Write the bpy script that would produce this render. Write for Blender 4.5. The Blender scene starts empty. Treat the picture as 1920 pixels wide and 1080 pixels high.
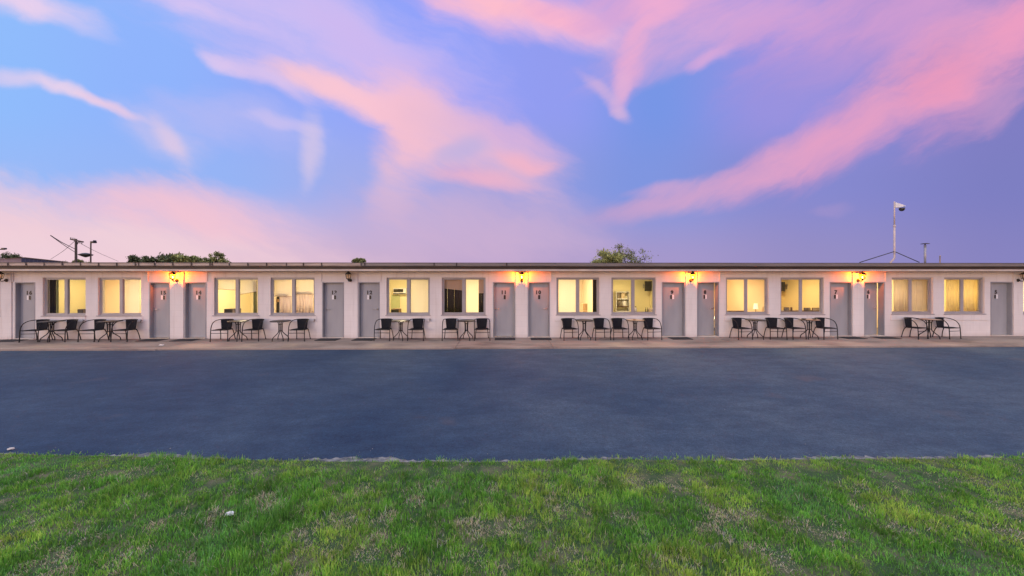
import bpy, bmesh, math, random
import numpy as np
from mathutils import Vector, Matrix, noise as mnoise

random.seed(7)
np.random.seed(7)
R = math.radians
scene = bpy.context.scene
COL = scene.collection

# ------------------------------------------------------------------ camera model
YAW = R(1.1)
FPX = 676.0
HOR = 516.0
CAMY = -13.0
CAMZ = 2.25
sa, ca = math.sin(YAW), math.cos(YAW)


def ray(px, py):
    u = px - 960.0
    return (sa * FPX + ca * u, ca * FPX - sa * u, HOR - py)


def P(px, py, Y):
    """survey point: where the sight line through (px,py) meets the plane at depth Y"""
    d = ray(px, py)
    t = (Y - CAMY) / d[1]
    return Vector((d[0] * t, Y, CAMZ + d[2] * t))


def PXX(px, py, X):
    d = ray(px, py)
    t = X / d[0]
    return Vector((X, CAMY + d[1] * t, CAMZ + d[2] * t))


def G(px, py, Z):
    d = ray(px, py)
    t = (Z - CAMZ) / d[2]
    return Vector((d[0] * t, CAMY + d[1] * t, Z))


def wx(px, Y=0.0):
    return P(px, HOR, Y).x


# ------------------------------------------------------------------ colour / material helpers
def lin(c):
    out = []
    for v in c[:3]:
        v = v / 255.0
        out.append(v / 12.92 if v <= 0.04045 else ((v + 0.055) / 1.055) ** 2.4)
    return (out[0], out[1], out[2], 1.0)


def col4(c):
    return (c[0], c[1], c[2], 1.0)


def new_mat(name):
    m = bpy.data.materials.new(name)
    m.use_nodes = True
    nt = m.node_tree
    b = nt.nodes['Principled BSDF']
    return m, nt, b


def mat_noise(name, c1, c2, scale=3.0, rough=0.7, bump=0.0, bscale=60.0, metallic=0.0, detail=6.0, stretch=(1, 1, 1), spec=0.5, lo=0.35, hi=0.65):
    m, nt, b = new_mat(name)
    tc = nt.nodes.new('ShaderNodeTexCoord')
    mp = nt.nodes.new('ShaderNodeMapping')
    mp.inputs['Scale'].default_value = stretch
    nt.links.new(tc.outputs['Object'], mp.inputs['Vector'])
    n = nt.nodes.new('ShaderNodeTexNoise')
    n.inputs['Scale'].default_value = scale
    n.inputs['Detail'].default_value = detail
    nt.links.new(mp.outputs['Vector'], n.inputs['Vector'])
    r = nt.nodes.new('ShaderNodeValToRGB')
    r.color_ramp.elements[0].position = lo
    r.color_ramp.elements[1].position = hi
    r.color_ramp.elements[0].color = col4(c1)
    r.color_ramp.elements[1].color = col4(c2)
    nt.links.new(n.outputs['Fac'], r.inputs['Fac'])
    nt.links.new(r.outputs['Color'], b.inputs['Base Color'])
    b.inputs['Roughness'].default_value = rough
    b.inputs['Metallic'].default_value = metallic
    b.inputs['Specular IOR Level'].default_value = spec
    if bump > 0:
        n2 = nt.nodes.new('ShaderNodeTexNoise')
        n2.inputs['Scale'].default_value = bscale
        n2.inputs['Detail'].default_value = 4
        nt.links.new(mp.outputs['Vector'], n2.inputs['Vector'])
        bp = nt.nodes.new('ShaderNodeBump')
        bp.inputs['Strength'].default_value = bump
        bp.inputs['Distance'].default_value = 0.01
        nt.links.new(n2.outputs['Fac'], bp.inputs['Height'])
        nt.links.new(bp.outputs['Normal'], b.inputs['Normal'])
    return m


def mat_emit(name, c, s):
    m, nt, b = new_mat(name)
    b.inputs['Base Color'].default_value = col4(c)
    b.inputs['Emission Color'].default_value = col4(c)
    b.inputs['Emission Strength'].default_value = s
    return m


# ------------------------------------------------------------------ mesh helpers
def box(bm, x0, x1, y0, y1, z0, z1, M=None):
    vs = [bm.verts.new(v) for v in ((x0, y0, z0), (x1, y0, z0), (x1, y1, z0), (x0, y1, z0),
                                    (x0, y0, z1), (x1, y0, z1), (x1, y1, z1), (x0, y1, z1))]
    if M is not None:
        for v in vs:
            v.co = M @ v.co
    for f in ((0, 3, 2, 1), (4, 5, 6, 7), (0, 1, 5, 4), (1, 2, 6, 5), (2, 3, 7, 6), (3, 0, 4, 7)):
        bm.faces.new([vs[i] for i in f])
    return vs


def quad(bm, a, b, c, d):
    bm.faces.new([bm.verts.new(a), bm.verts.new(b), bm.verts.new(c), bm.verts.new(d)])


def catmull(pts, n=5):
    pts = [Vector(p) for p in pts]
    out = []
    for i in range(len(pts) - 1):
        p0 = pts[max(i - 1, 0)]
        p1, p2 = pts[i], pts[i + 1]
        p3 = pts[min(i + 2, len(pts) - 1)]
        for k in range(n):
            t = k / n
            out.append(0.5 * ((2 * p1) + (p2 - p0) * t + (2 * p0 - 5 * p1 + 4 * p2 - p3) * t * t + (-p0 + 3 * p1 - 3 * p2 + p3) * t ** 3))
    out.append(pts[-1])
    return out


def tube(bm, pts, r, seg=8, r2=None, closed=False):
    pts = [Vector(p) for p in pts]
    n = len(pts)
    rings = []
    prev = None
    for i, p in enumerate(pts):
        if closed:
            t = (pts[(i + 1) % n] - pts[i - 1])
        else:
            t = pts[min(i + 1, n - 1)] - pts[max(i - 1, 0)]
        t.normalize()
        if prev is None:
            ref = Vector((0, 0, 1)) if abs(t.z) < 0.9 else Vector((1, 0, 0))
            a = t.cross(ref).normalized()
        else:
            a = (prev - t * prev.dot(t))
            a = a.normalized() if a.length > 1e-6 else t.orthogonal().normalized()
        prev = a
        b = t.cross(a)
        rr = r if r2 is None else r + (r2 - r) * i / max(n - 1, 1)
        rings.append([bm.verts.new(p + (a * math.cos(2 * math.pi * k / seg) + b * math.sin(2 * math.pi * k / seg)) * rr) for k in range(seg)])
    m = n if closed else n - 1
    for i in range(m):
        A, B = rings[i], rings[(i + 1) % n]
        for k in range(seg):
            f = bm.faces.new((A[k], A[(k + 1) % seg], B[(k + 1) % seg], B[k]))
            f.smooth = True
    if not closed:
        bm.faces.new(list(reversed(rings[0])))
        bm.faces.new(rings[-1])


def lathe(bm, prof, seg=20, loc=(0, 0, 0), smooth=True, M=None):
    loc = Vector(loc)
    rings = []
    for (r, z) in prof:
        ring = []
        for k in range(seg):
            a = 2 * math.pi * k / seg
            co = Vector((r * math.cos(a), r * math.sin(a), z))
            if M is not None:
                co = M @ co
            ring.append(bm.verts.new(co + loc))
        rings.append(ring)
    for i in range(len(rings) - 1):
        for k in range(seg):
            f = bm.faces.new((rings[i][k], rings[i][(k + 1) % seg], rings[i + 1][(k + 1) % seg], rings[i + 1][k]))
            f.smooth = smooth
    if prof[0][0] > 1e-4:
        bm.faces.new(list(reversed(rings[0])))
    if prof[-1][0] > 1e-4:
        bm.faces.new(rings[-1])


def obj(name, bm, mat, parent=None, loc=None, bevel=0.0):
    bmesh.ops.recalc_face_normals(bm, faces=bm.faces[:])
    me = bpy.data.meshes.new(name)
    bm.to_mesh(me)
    bm.free()
    me.materials.append(mat)
    o = bpy.data.objects.new(name, me)
    COL.objects.link(o)
    if parent is not None:
        o.parent = parent
    if loc is not None:
        o.location = loc
    if bevel > 0:
        md = o.modifiers.new('bevel', 'BEVEL')
        md.width = bevel
        md.segments = 2
        md.limit_method = 'ANGLE'
    return o


def tag(o, label=None, cat=None, group=None, kind=None):
    if label:
        o['label'] = label
    if cat:
        o['category'] = cat
    if group:
        o['group'] = group
    if kind:
        o['kind'] = kind
    return o


def empty(name, loc, rz=0.0):
    o = bpy.data.objects.new(name, None)
    o.empty_display_size = 0.2
    COL.objects.link(o)
    o.location = loc
    o.rotation_euler = (0, 0, rz)
    return o


def copy_tree(o, parent=None):
    c = o.copy()
    COL.objects.link(c)
    if parent is not None:
        c.parent = parent
    for ch in list(o.children):
        copy_tree(ch, c)
    return c


NB = bmesh.new

# ------------------------------------------------------------------ materials
M = {}


def wall_material():
    m, nt, b = new_mat('painted_brick')
    N, L = nt.nodes, nt.links
    tc = N.new('ShaderNodeTexCoord')
    sep = N.new('ShaderNodeSeparateXYZ')
    L.new(tc.outputs['Object'], sep.inputs[0])
    cmb = N.new('ShaderNodeCombineXYZ')
    L.new(sep.outputs['X'], cmb.inputs['X'])
    L.new(sep.outputs['Z'], cmb.inputs['Y'])
    br = N.new('ShaderNodeTexBrick')
    br.inputs['Scale'].default_value = 1.0
    br.inputs['Brick Width'].default_value = 0.40
    br.inputs['Row Height'].default_value = 0.20
    br.inputs['Mortar Size'].default_value = 0.008
    br.inputs['Mortar Smooth'].default_value = 0.6
    br.inputs['Color1'].default_value = (1, 1, 1, 1)
    br.inputs['Color2'].default_value = (.97, .97, .97, 1)
    br.inputs['Mortar'].default_value = (.86, .86, .86, 1)
    L.new(cmb.outputs[0], br.inputs['Vector'])
    n = N.new('ShaderNodeTexNoise')
    n.inputs['Scale'].default_value = 1.1
    n.inputs['Detail'].default_value = 7
    mp = N.new('ShaderNodeMapping')
    mp.inputs['Scale'].default_value = (1.6, 1, .5)
    L.new(tc.outputs['Object'], mp.inputs['Vector'])
    L.new(mp.outputs[0], n.inputs['Vector'])
    r = N.new('ShaderNodeValToRGB')
    r.color_ramp.elements[0].position = .3
    r.color_ramp.elements[1].position = .7
    r.color_ramp.elements[0].color = (.66, .615, .585, 1)
    r.color_ramp.elements[1].color = (.745, .70, .67, 1)
    L.new(n.outputs['Fac'], r.inputs[0])
    mx = N.new('ShaderNodeMix')
    mx.data_type = 'RGBA'
    mx.blend_type = 'MULTIPLY'
    mx.inputs['Factor'].default_value = .55
    L.new(r.outputs[0], mx.inputs['A'])
    L.new(br.outputs['Color'], mx.inputs['B'])
    # splash dirt near the paving
    mr = N.new('ShaderNodeMapRange')
    mr.inputs['From Min'].default_value = 0.0
    mr.inputs['From Max'].default_value = 0.16
    mr.inputs['To Min'].default_value = .55
    mr.inputs['To Max'].default_value = 0
    L.new(sep.outputs['Z'], mr.inputs[0])
    mu = N.new('ShaderNodeMath')
    mu.operation = 'MULTIPLY'
    L.new(mr.outputs[0], mu.inputs[0])
    n3 = N.new('ShaderNodeTexNoise')
    n3.inputs['Scale'].default_value = 4
    L.new(tc.outputs['Object'], n3.inputs['Vector'])
    L.new(n3.outputs['Fac'], mu.inputs[1])
    mx2 = N.new('ShaderNodeMix')
    mx2.data_type = 'RGBA'
    L.new(mu.outputs[0], mx2.inputs['Factor'])
    L.new(mx.outputs['Result'], mx2.inputs['A'])
    mx2.inputs['B'].default_value = (.33, .25, .2, 1)
    # rain runs
    mp7 = N.new('ShaderNodeMapping')
    mp7.inputs['Scale'].default_value = (7, 1, .45)
    L.new(tc.outputs['Object'], mp7.inputs[0])
    n7 = N.new('ShaderNodeTexNoise')
    n7.inputs['Scale'].default_value = 1.3
    n7.inputs['Detail'].default_value = 6
    L.new(mp7.outputs[0], n7.inputs['Vector'])
    r7 = N.new('ShaderNodeMapRange')
    r7.inputs['From Min'].default_value = .56
    r7.inputs['From Max'].default_value = .78
    r7.inputs['To Max'].default_value = .38
    L.new(n7.outputs['Fac'], r7.inputs[0])
    mx7 = N.new('ShaderNodeMix')
    mx7.data_type = 'RGBA'
    L.new(r7.outputs[0], mx7.inputs['Factor'])
    L.new(mx2.outputs['Result'], mx7.inputs['A'])
    mx7.inputs['B'].default_value = (.44, .38, .33, 1)
    L.new(mx7.outputs['Result'], b.inputs['Base Color'])
    b.inputs['Roughness'].default_value = .75
    bp = N.new('ShaderNodeBump')
    bp.inputs['Strength'].default_value = .35
    bp.inputs['Distance'].default_value = .006
    L.new(br.outputs['Color'], bp.inputs['Height'])
    L.new(bp.outputs[0], b.inputs['Normal'])
    return m


M['wall'] = wall_material()
M['trim'] = mat_noise('cream_trim', (.52, .45, .39), (.66, .58, .50), 2.0, .6)
M['soffit'] = mat_noise('soffit_paint', (.56, .44, .33), (.64, .51, .39), 2.0, .7)
M['fascia'] = mat_noise('brown_fascia', (.035, .022, .018), (.06, .04, .032), 3.0, .6)
M['gutterA'] = mat_noise('weathered_gutter', (.30, .235, .20), (.46, .37, .31), 1.3, .5, stretch=(1, 1, 6))
M['gutterB'] = mat_noise('grey_gutter', (.17, .15, .14), (.235, .205, .19), .7, .5, stretch=(1, 1, 6))
M['bracket'] = mat_noise('gutter_bracket_rust', (.03, .02, .018), (.07, .045, .035), 9, .7)
M['roof'] = mat_noise('metal_roof', (.2, .19, .18), (.3, .28, .27), 3, .5)
M['door'] = mat_noise('grey_door_paint', (.29, .295, .312), (.335, .34, .357), 1.5, .5, stretch=(2, 1, .5))
M['frame'] = mat_noise('grey_frame_paint', (.23, .235, .26), (.28, .285, .305), 2.0, .45)
M['winframe'] = mat_noise('window_frame_aluminium', (.29, .275, .285), (.35, .335, .34), 2.0, .4)
M['steel'] = mat_noise('brushed_steel', (.5, .48, .46), (.65, .62, .6), 20, .3, metallic=.9)
M['brass'] = mat_noise('dark_lever_metal', (.16, .13, .10), (.25, .2, .16), 20, .4, metallic=.7)
M['black'] = mat_noise('black_powdercoat', (.006, .006, .008), (.012, .012, .014), 8, .55, spec=.3)
M['woven'] = mat_noise('black_wicker', (.006, .007, .010), (.017, .018, .023), 60, .8, bump=.5, bscale=90, spec=.2)
M['mat'] = mat_noise('dark_rubber_mat', (.015, .014, .016), (.03, .028, .03), 20, .9)
M['white'] = mat_noise('white_plastic', (.72, .71, .7), (.8, .79, .78), 5, .4)
M['darkplate'] = mat_noise('dark_plate', (.01, .01, .011), (.02, .02, .021), 5, .4)
M['lampmetal'] = mat_noise('black_lamp_metal', (.012, .01, .009), (.03, .022, .018), 14, .5)


def glass_mat(name, tint=(1, 1, 1), refl=1.0):
    m = bpy.data.materials.new(name)
    m.use_nodes = True
    nt = m.node_tree
    nt.nodes.clear()
    out = nt.nodes.new('ShaderNodeOutputMaterial')
    tr = nt.nodes.new('ShaderNodeBsdfTransparent')
    tr.inputs[0].default_value = col4(tint)
    gl = nt.nodes.new('ShaderNodeBsdfGlossy')
    gl.inputs['Roughness'].default_value = .02
    n = nt.nodes.new('ShaderNodeTexNoise')
    n.inputs['Scale'].default_value = 1.5
    bp = nt.nodes.new('ShaderNodeBump')
    bp.inputs['Strength'].default_value = .03
    nt.links.new(n.outputs['Fac'], bp.inputs['Height'])
    nt.links.new(bp.outputs[0], gl.inputs['Normal'])
    lw = nt.nodes.new('ShaderNodeLayerWeight')
    lw.inputs['Blend'].default_value = .5
    pw = nt.nodes.new('ShaderNodeMath')
    pw.operation = 'POWER'
    pw.inputs[1].default_value = 5
    nt.links.new(lw.outputs['Facing'], pw.inputs[0])
    mu = nt.nodes.new('ShaderNodeMath')
    mu.operation = 'MULTIPLY_ADD'
    mu.inputs[1].default_value = .9 * refl
    mu.inputs[2].default_value = .045 * refl
    nt.links.new(pw.outputs[0], mu.inputs[0])
    mx = nt.nodes.new('ShaderNodeMixShader')
    nt.links.new(mu.outputs[0], mx.inputs[0])
    nt.links.new(tr.outputs[0], mx.inputs[1])
    nt.links.new(gl.outputs[0], mx.inputs[2])
    nt.links.new(mx.outputs[0], out.inputs[0])
    return m


M['glass'] = glass_mat('window_glass', (.97, .98, .97), 1.1)
M['lampglass'] = glass_mat('lamp_glass', (1, .9, .75), 1.0)


def fabric_mat(name, c, transl=.5, streak=1.0):
    m = bpy.data.materials.new(name)
    m.use_nodes = True
    nt = m.node_tree
    nt.nodes.clear()
    out = nt.nodes.new('ShaderNodeOutputMaterial')
    tc = nt.nodes.new('ShaderNodeTexCoord')
    mp = nt.nodes.new('ShaderNodeMapping')
    mp.inputs['Scale'].default_value = (9, 9, .4)
    n = nt.nodes.new('ShaderNodeTexNoise')
    n.inputs['Scale'].default_value = 2
    nt.links.new(tc.outputs['Object'], mp.inputs[0])
    nt.links.new(mp.outputs[0], n.inputs['Vector'])
    r = nt.nodes.new('ShaderNodeValToRGB')
    r.color_ramp.elements[0].color = (c[0] * (1 - .15 * streak), c[1] * (1 - .17 * streak), c[2] * (1 - .2 * streak), 1)
    r.color_ramp.elements[1].color = col4(c)
    r.color_ramp.elements[0].position = .35
    r.color_ramp.elements[1].position = .65
    nt.links.new(n.outputs['Fac'], r.inputs[0])
    d = nt.nodes.new('ShaderNodeBsdfDiffuse')
    t = nt.nodes.new('ShaderNodeBsdfTranslucent')
    nt.links.new(r.outputs[0], d.inputs[0])
    nt.links.new(r.outputs[0], t.inputs[0])
    mx = nt.nodes.new('ShaderNodeMixShader')
    mx.inputs[0].default_value = transl
    nt.links.new(d.outputs[0], mx.inputs[1])
    nt.links.new(t.outputs[0], mx.inputs[2])
    nt.links.new(mx.outputs[0], out.inputs[0])
    return m


M['blind_cream'] = fabric_mat('cream_blind_fabric', (.93, .90, .80), .72, .12)
M['curtain_amber'] = fabric_mat('amber_curtain_fabric', (.90, .80, .50), .65, .25)
M['curtain_beige'] = fabric_mat('beige_curtain_fabric', (.88, .80, .66), .62, .4)
M['curtain_sheer'] = fabric_mat('sheer_curtain_fabric', (.86, .78, .74), .65, .6)
M['curtain_dark'] = fabric_mat('dark_curtain_fabric', (.05, .035, .03), .1)
M['curtain_green'] = fabric_mat('olive_curtain_fabric', (.45, .46, .22), .4)
M['blind_tan'] = fabric_mat('tan_blind_fabric', (.55, .38, .27), .2, .2)
M['wood'] = mat_noise('dark_wood', (.10, .05, .025), (.17, .09, .04), 5, .5, stretch=(6, 6, 1))
M['woodlight'] = mat_noise('honey_wood', (.42, .26, .13), (.55, .36, .19), 5, .45, stretch=(6, 1, 1))
M['applblack'] = mat_noise('appliance_black', (.015, .014, .013), (.03, .028, .025), 5, .3)
M['olive'] = mat_noise('olive_door_paint', (.42, .46, .24), (.48, .52, .28), 3, .5)
M['carpet'] = mat_noise('brown_carpet', (.16, .12, .09), (.22, .17, .13), 30, .95)

# ------------------------------------------------------------------ ground, paving
Z_LOT = -0.055
GRASS_EDGE_PX = [(-700, 842), (-300, 845), (0, 848), (120, 850), (260, 853), (400, 857), (560, 861), (760, 863), (960, 863), (1080, 859), (1200, 858), (1330, 861), (1500, 858), (1700, 857), (1920, 855), (2300, 852), (2700, 850)]
EDGE = [G(px, py + 5, Z_LOT) for px, py in GRASS_EDGE_PX]
EDGE_X = np.array([v.x for v in EDGE])
EDGE_Y = np.array([v.y for v in EDGE])


def edge_y(x):
    return np.interp(x, EDGE_X, EDGE_Y)


def asphalt_mat():
    m, nt, b = new_mat('asphalt')
    N, L = nt.nodes, nt.links
    tc = N.new('ShaderNodeTexCoord')
    n1 = N.new('ShaderNodeTexNoise')
    n1.inputs['Scale'].default_value = .28
    n1.inputs['Detail'].default_value = 8
    n1.inputs['Roughness'].default_value = .6
    L.new(tc.outputs['Object'], n1.inputs['Vector'])
    r = N.new('ShaderNodeValToRGB')
    r.color_ramp.elements[0].position = .34
    r.color_ramp.elements[1].position = .68
    r.color_ramp.elements[0].color = (.021, .050, .096, 1)
    r.color_ramp.elements[1].color = (.052, .086, .130, 1)
    L.new(n1.outputs['Fac'], r.inputs[0])
    # long streaky wear
    mp = N.new('ShaderNodeMapping')
    mp.inputs['Scale'].default_value = (1.6, 3.4, 1)
    L.new(tc.outputs['Object'], mp.inputs[0])
    n4 = N.new('ShaderNodeTexNoise')
    n4.inputs['Scale'].default_value = 1.0
    n4.inputs['Detail'].default_value = 12
    n4.inputs['Roughness'].default_value = .72
    L.new(mp.outputs[0], n4.inputs['Vector'])
    r4 = N.new('ShaderNodeValToRGB')
    r4.color_ramp.elements[0].position = .3
    r4.color_ramp.elements[1].position = .75
    r4.color_ramp.elements[0].color = (.66, .68, .74, 1)
    r4.color_ramp.elements[1].color = (1.45, 1.38, 1.28, 1)
    L.new(n4.outputs['Fac'], r4.inputs[0])
    mxs = N.new('ShaderNodeMix')
    mxs.data_type = 'RGBA'
    mxs.blend_type = 'MULTIPLY'
    mxs.inputs['Factor'].default_value = .9
    L.new(r.outputs[0], mxs.inputs['A'])
    L.new(r4.outputs[0], mxs.inputs['B'])
    # aggregate
    vo = N.new('ShaderNodeTexVoronoi')
    vo.inputs['Scale'].default_value = 85
    L.new(tc.outputs['Object'], vo.inputs['Vector'])
    mr = N.new('ShaderNodeMapRange')
    mr.inputs['From Max'].default_value = .9
    mr.inputs['To Min'].default_value = 1.28
    mr.inputs['To Max'].default_value = .62
    L.new(vo.outputs['Distance'], mr.inputs[0])
    mx2 = N.new('ShaderNodeMix')
    mx2.data_type = 'RGBA'
    mx2.blend_type = 'MULTIPLY'
    mx2.inputs['Factor'].default_value = .8
    L.new(mxs.outputs['Result'], mx2.inputs['A'])
    L.new(mr.outputs[0], mx2.inputs['B'])
    n6 = N.new('ShaderNodeTexNoise')
    n6.inputs['Scale'].default_value = 26
    n6.inputs['Detail'].default_value = 4
    n6.inputs['Roughness'].default_value = .7
    L.new(tc.outputs['Object'], n6.inputs['Vector'])
    mr6 = N.new('ShaderNodeMapRange')
    mr6.inputs['From Min'].default_value = .3
    mr6.inputs['From Max'].default_value = .7
    mr6.inputs['To Min'].default_value = .76
    mr6.inputs['To Max'].default_value = 1.26
    L.new(n6.outputs['Fac'], mr6.inputs[0])
    mx6 = N.new('ShaderNodeMix')
    mx6.data_type = 'RGBA'
    mx6.blend_type = 'MULTIPLY'
    mx6.inputs['Factor'].default_value = 1
    L.new(mx2.outputs['Result'], mx6.inputs['A'])
    L.new(mr6.outputs[0], mx6.inputs['B'])
    mx2 = mx6
    # sparse brownish stains
    n5 = N.new('ShaderNodeTexNoise')
    n5.inputs['Scale'].default_value = .8
    n5.inputs['Detail'].default_value = 5
    mp5 = N.new('ShaderNodeMapping')
    mp5.inputs['Location'].default_value = (3.7, 9.1, 0)
    L.new(tc.outputs['Object'], mp5.inputs[0])
    L.new(mp5.outputs[0], n5.inputs['Vector'])
    mr5 = N.new('ShaderNodeMapRange')
    mr5.inputs['From Min'].default_value = .64
    mr5.inputs['From Max'].default_value = .74
    mr5.inputs['To Max'].default_value = .4
    L.new(n5.outputs['Fac'], mr5.inputs[0])
    sx_ = N.new('ShaderNodeSeparateXYZ')  # sideways light on the lot put into the colour: darker left, paler right
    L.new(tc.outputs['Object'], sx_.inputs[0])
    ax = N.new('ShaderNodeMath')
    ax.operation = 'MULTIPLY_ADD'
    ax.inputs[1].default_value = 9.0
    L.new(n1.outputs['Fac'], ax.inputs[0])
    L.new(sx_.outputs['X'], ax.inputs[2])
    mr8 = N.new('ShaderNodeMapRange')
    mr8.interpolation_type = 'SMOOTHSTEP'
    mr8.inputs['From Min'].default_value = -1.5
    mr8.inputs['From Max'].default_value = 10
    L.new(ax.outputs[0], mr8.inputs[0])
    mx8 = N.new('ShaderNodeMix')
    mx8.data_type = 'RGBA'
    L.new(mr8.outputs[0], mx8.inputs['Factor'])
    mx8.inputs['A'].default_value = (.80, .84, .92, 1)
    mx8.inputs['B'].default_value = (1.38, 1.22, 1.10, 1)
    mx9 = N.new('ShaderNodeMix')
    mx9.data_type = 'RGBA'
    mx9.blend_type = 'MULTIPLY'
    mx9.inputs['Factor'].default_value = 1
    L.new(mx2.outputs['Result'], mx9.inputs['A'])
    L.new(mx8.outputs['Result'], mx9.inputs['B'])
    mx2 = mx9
    mx5 = N.new('ShaderNodeMix')
    mx5.data_type = 'RGBA'
    L.new(mr5.outputs[0], mx5.inputs['Factor'])
    L.new(mx2.outputs['Result'], mx5.inputs['A'])
    mx5.inputs['B'].default_value = (.10, .08, .085, 1)
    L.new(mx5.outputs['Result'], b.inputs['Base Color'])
    b.inputs['Roughness'].default_value = .82
    b.inputs['Specular IOR Level'].default_value = .3
    bp = N.new('ShaderNodeBump')
    bp.inputs['Strength'].default_value = .6
    bp.inputs['Distance'].default_value = .006
    L.new(vo.outputs['Distance'], bp.inputs['Height'])
    L.new(bp.outputs[0], b.inputs['Normal'])
    return m


def concrete_mat():
    m, nt, b = new_mat('porch_concrete')
    N, L = nt.nodes, nt.links
    tc = N.new('ShaderNodeTexCoord')
    n1 = N.new('ShaderNodeTexNoise')
    n1.inputs['Scale'].default_value = .7
    n1.inputs['Detail'].default_value = 9
    n1.inputs['Roughness'].default_value = .62
    mp = N.new('ShaderNodeMapping')
    mp.inputs['Scale'].default_value = (.7, 1.6, 1)
    L.new(tc.outputs['Object'], mp.inputs[0])
    L.new(mp.outputs[0], n1.inputs['Vector'])
    r = N.new('ShaderNodeValToRGB')
    e = r.color_ramp.elements
    e[0].position = .33
    e[0].color = (.14, .105, .088, 1)
    e[1].position = .68
    e[1].color = (.345, .282, .235, 1)
    k = r.color_ramp.elements.new(.48)
    k.color = (.27, .213, .175, 1)
    L.new(n1.outputs['Fac'], r.inputs[0])
    n2 = N.new('ShaderNodeTexNoise')
    n2.inputs['Scale'].default_value = 35
    n2.inputs['Detail'].default_value = 5
    L.new(tc.outputs['Object'], n2.inputs['Vector'])
    mr = N.new('ShaderNodeMapRange')
    mr.inputs['To Min'].default_value = .75
    mr.inputs['To Max'].default_value = 1.25
    L.new(n2.outputs['Fac'], mr.inputs[0])
    mx = N.new('ShaderNodeMix')
    mx.data_type = 'RGBA'
    mx.blend_type = 'MULTIPLY'
    mx.inputs['Factor'].default_value = 1
    L.new(r.outputs[0], mx.inputs['A'])
    L.new(mr.outputs[0], mx.inputs['B'])
    L.new(mx.outputs['Result'], b.inputs['Base Color'])
    b.inputs['Roughness'].default_value = .8
    bp = N.new('ShaderNodeBump')
    bp.inputs['Strength'].default_value = .3
    bp.inputs['Distance'].default_value = .004
    L.new(n2.outputs['Fac'], bp.inputs['Height'])
    L.new(bp.outputs[0], b.inputs['Normal'])
    return m


M['asphalt'] = asphalt_mat()
M['concrete'] = concrete_mat()
M['earth'] = mat_noise('dry_earth', (.09, .07, .045), (.15, .12, .075), .8, .95)
M['soil'] = mat_noise('lawn_soil', (.035, .075, .02), (.16, .14, .08), 4.5, .95, bump=.8, bscale=50, lo=.45, hi=.75)
M['edging'] = mat_noise('gritty_edging', (.08, .09, .09), (.32, .31, .29), 11, .9, bump=1.0, bscale=60, lo=.4, hi=.7)

bm = NB()
quad(bm, (-2500, -2500, -.20), (2500, -2500, -.20), (2500, 2500, -.20), (-2500, 2500, -.20))
tag(obj('ground', bm, M['earth']), kind='structure')

BX0, BX1 = wx(-230), wx(2140)
bm = NB()
quad(bm, (-60, -14, Z_LOT - .01), (60, -14, Z_LOT - .01), (60, -1.6, Z_LOT), (-60, -1.6, Z_LOT))
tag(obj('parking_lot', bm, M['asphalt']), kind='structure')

# porch slab with expansion joints
bm = NB()
front = -1.74
xs = np.arange(BX0 - 1, BX1 + 1, 3.05)
for i in range(len(xs) - 1):
    j = random.uniform(-.02, .02)
    box(bm, xs[i] + .004, xs[i + 1] - .004, front + j, 0.25, -.2, 0.0)
tag(obj('porch_pavement', bm, M['concrete'], bevel=.012), kind='structure')

# lawn sheet, uneven, and its gritty border
bm = NB()
gx = np.linspace(-16, 16, 130)
rows = []
for x in gx:
    ey = float(edge_y(x))
    col = []
    for k, t in enumerate(np.linspace(0, 1, 40)):
        y = ey - (t ** 1.6) * 14
        z = Z_LOT + .012 + .028 * min(1, t * 9) + .02 * mnoise.noise((x * .9, y * .9, 0)) * min(1, t * 12)
        col.append(bm.verts.new((x, y + .03 * mnoise.noise((x * 3, 0, 5)), z)))
    rows.append(col)
for i in range(len(rows) - 1):
    for k in range(39):
        f = bm.faces.new((rows[i][k], rows[i + 1][k], rows[i + 1][k + 1], rows[i][k + 1]))
        f.smooth = True
tag(obj('lawn', bm, M['soil']), kind='structure')

bm = NB()
prev = None
for x in np.linspace(-16, 16, 1100):
    ey = float(edge_y(x))
    w = max(.0, .055 + .12 * mnoise.noise((x * .8, 3.3, 0)) + .05 * mnoise.noise((x * 6, 1.3, 0)) + .05 * mnoise.noise((x * 19, 1.3, 0)))
    a = bm.verts.new((x, ey - .06, Z_LOT + .010))
    b_ = bm.verts.new((x, ey + w * .5, Z_LOT + .006))
    c_ = bm.verts.new((x, ey + w, Z_LOT + .001))
    if prev:
        bm.faces.new((prev[0], a, b_, prev[1]))
        bm.faces.new((prev[1], b_, c_, prev[2]))
    prev = (a, b_, c_)
tag(obj('lawn_border', bm, M['edging']), kind='structure')


# ------------------------------------------------------------------ grass
def grass_material(name):
    m, nt, b = new_mat(name)
    N, L = nt.nodes, nt.links
    at = N.new('ShaderNodeAttribute')
    at.attribute_name = 'blade_colour'
    L.new(at.outputs['Color'], b.inputs['Base Color'])
    b.inputs['Roughness'].default_value = .55
    b.inputs['Specular IOR Level'].default_value = .25
    tr = N.new('ShaderNodeBsdfTranslucent')
    L.new(at.outputs['Color'], tr.inputs[0])
    mx = N.new('ShaderNodeMixShader')
    mx.inputs[0].default_value = .28
    out = [n for n in N if n.type == 'OUTPUT_MATERIAL'][0]
    L.new(b.outputs[0], mx.inputs[1])
    L.new(tr.outputs[0], mx.inputs[2])
    L.new(mx.outputs[0], out.inputs[0])
    return m


def fbm(x, y, s, o=0.0, oct=4):
    return mnoise.fractal((x * s + o, y * s - o * .7, o), .9, 2.0, oct)


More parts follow.
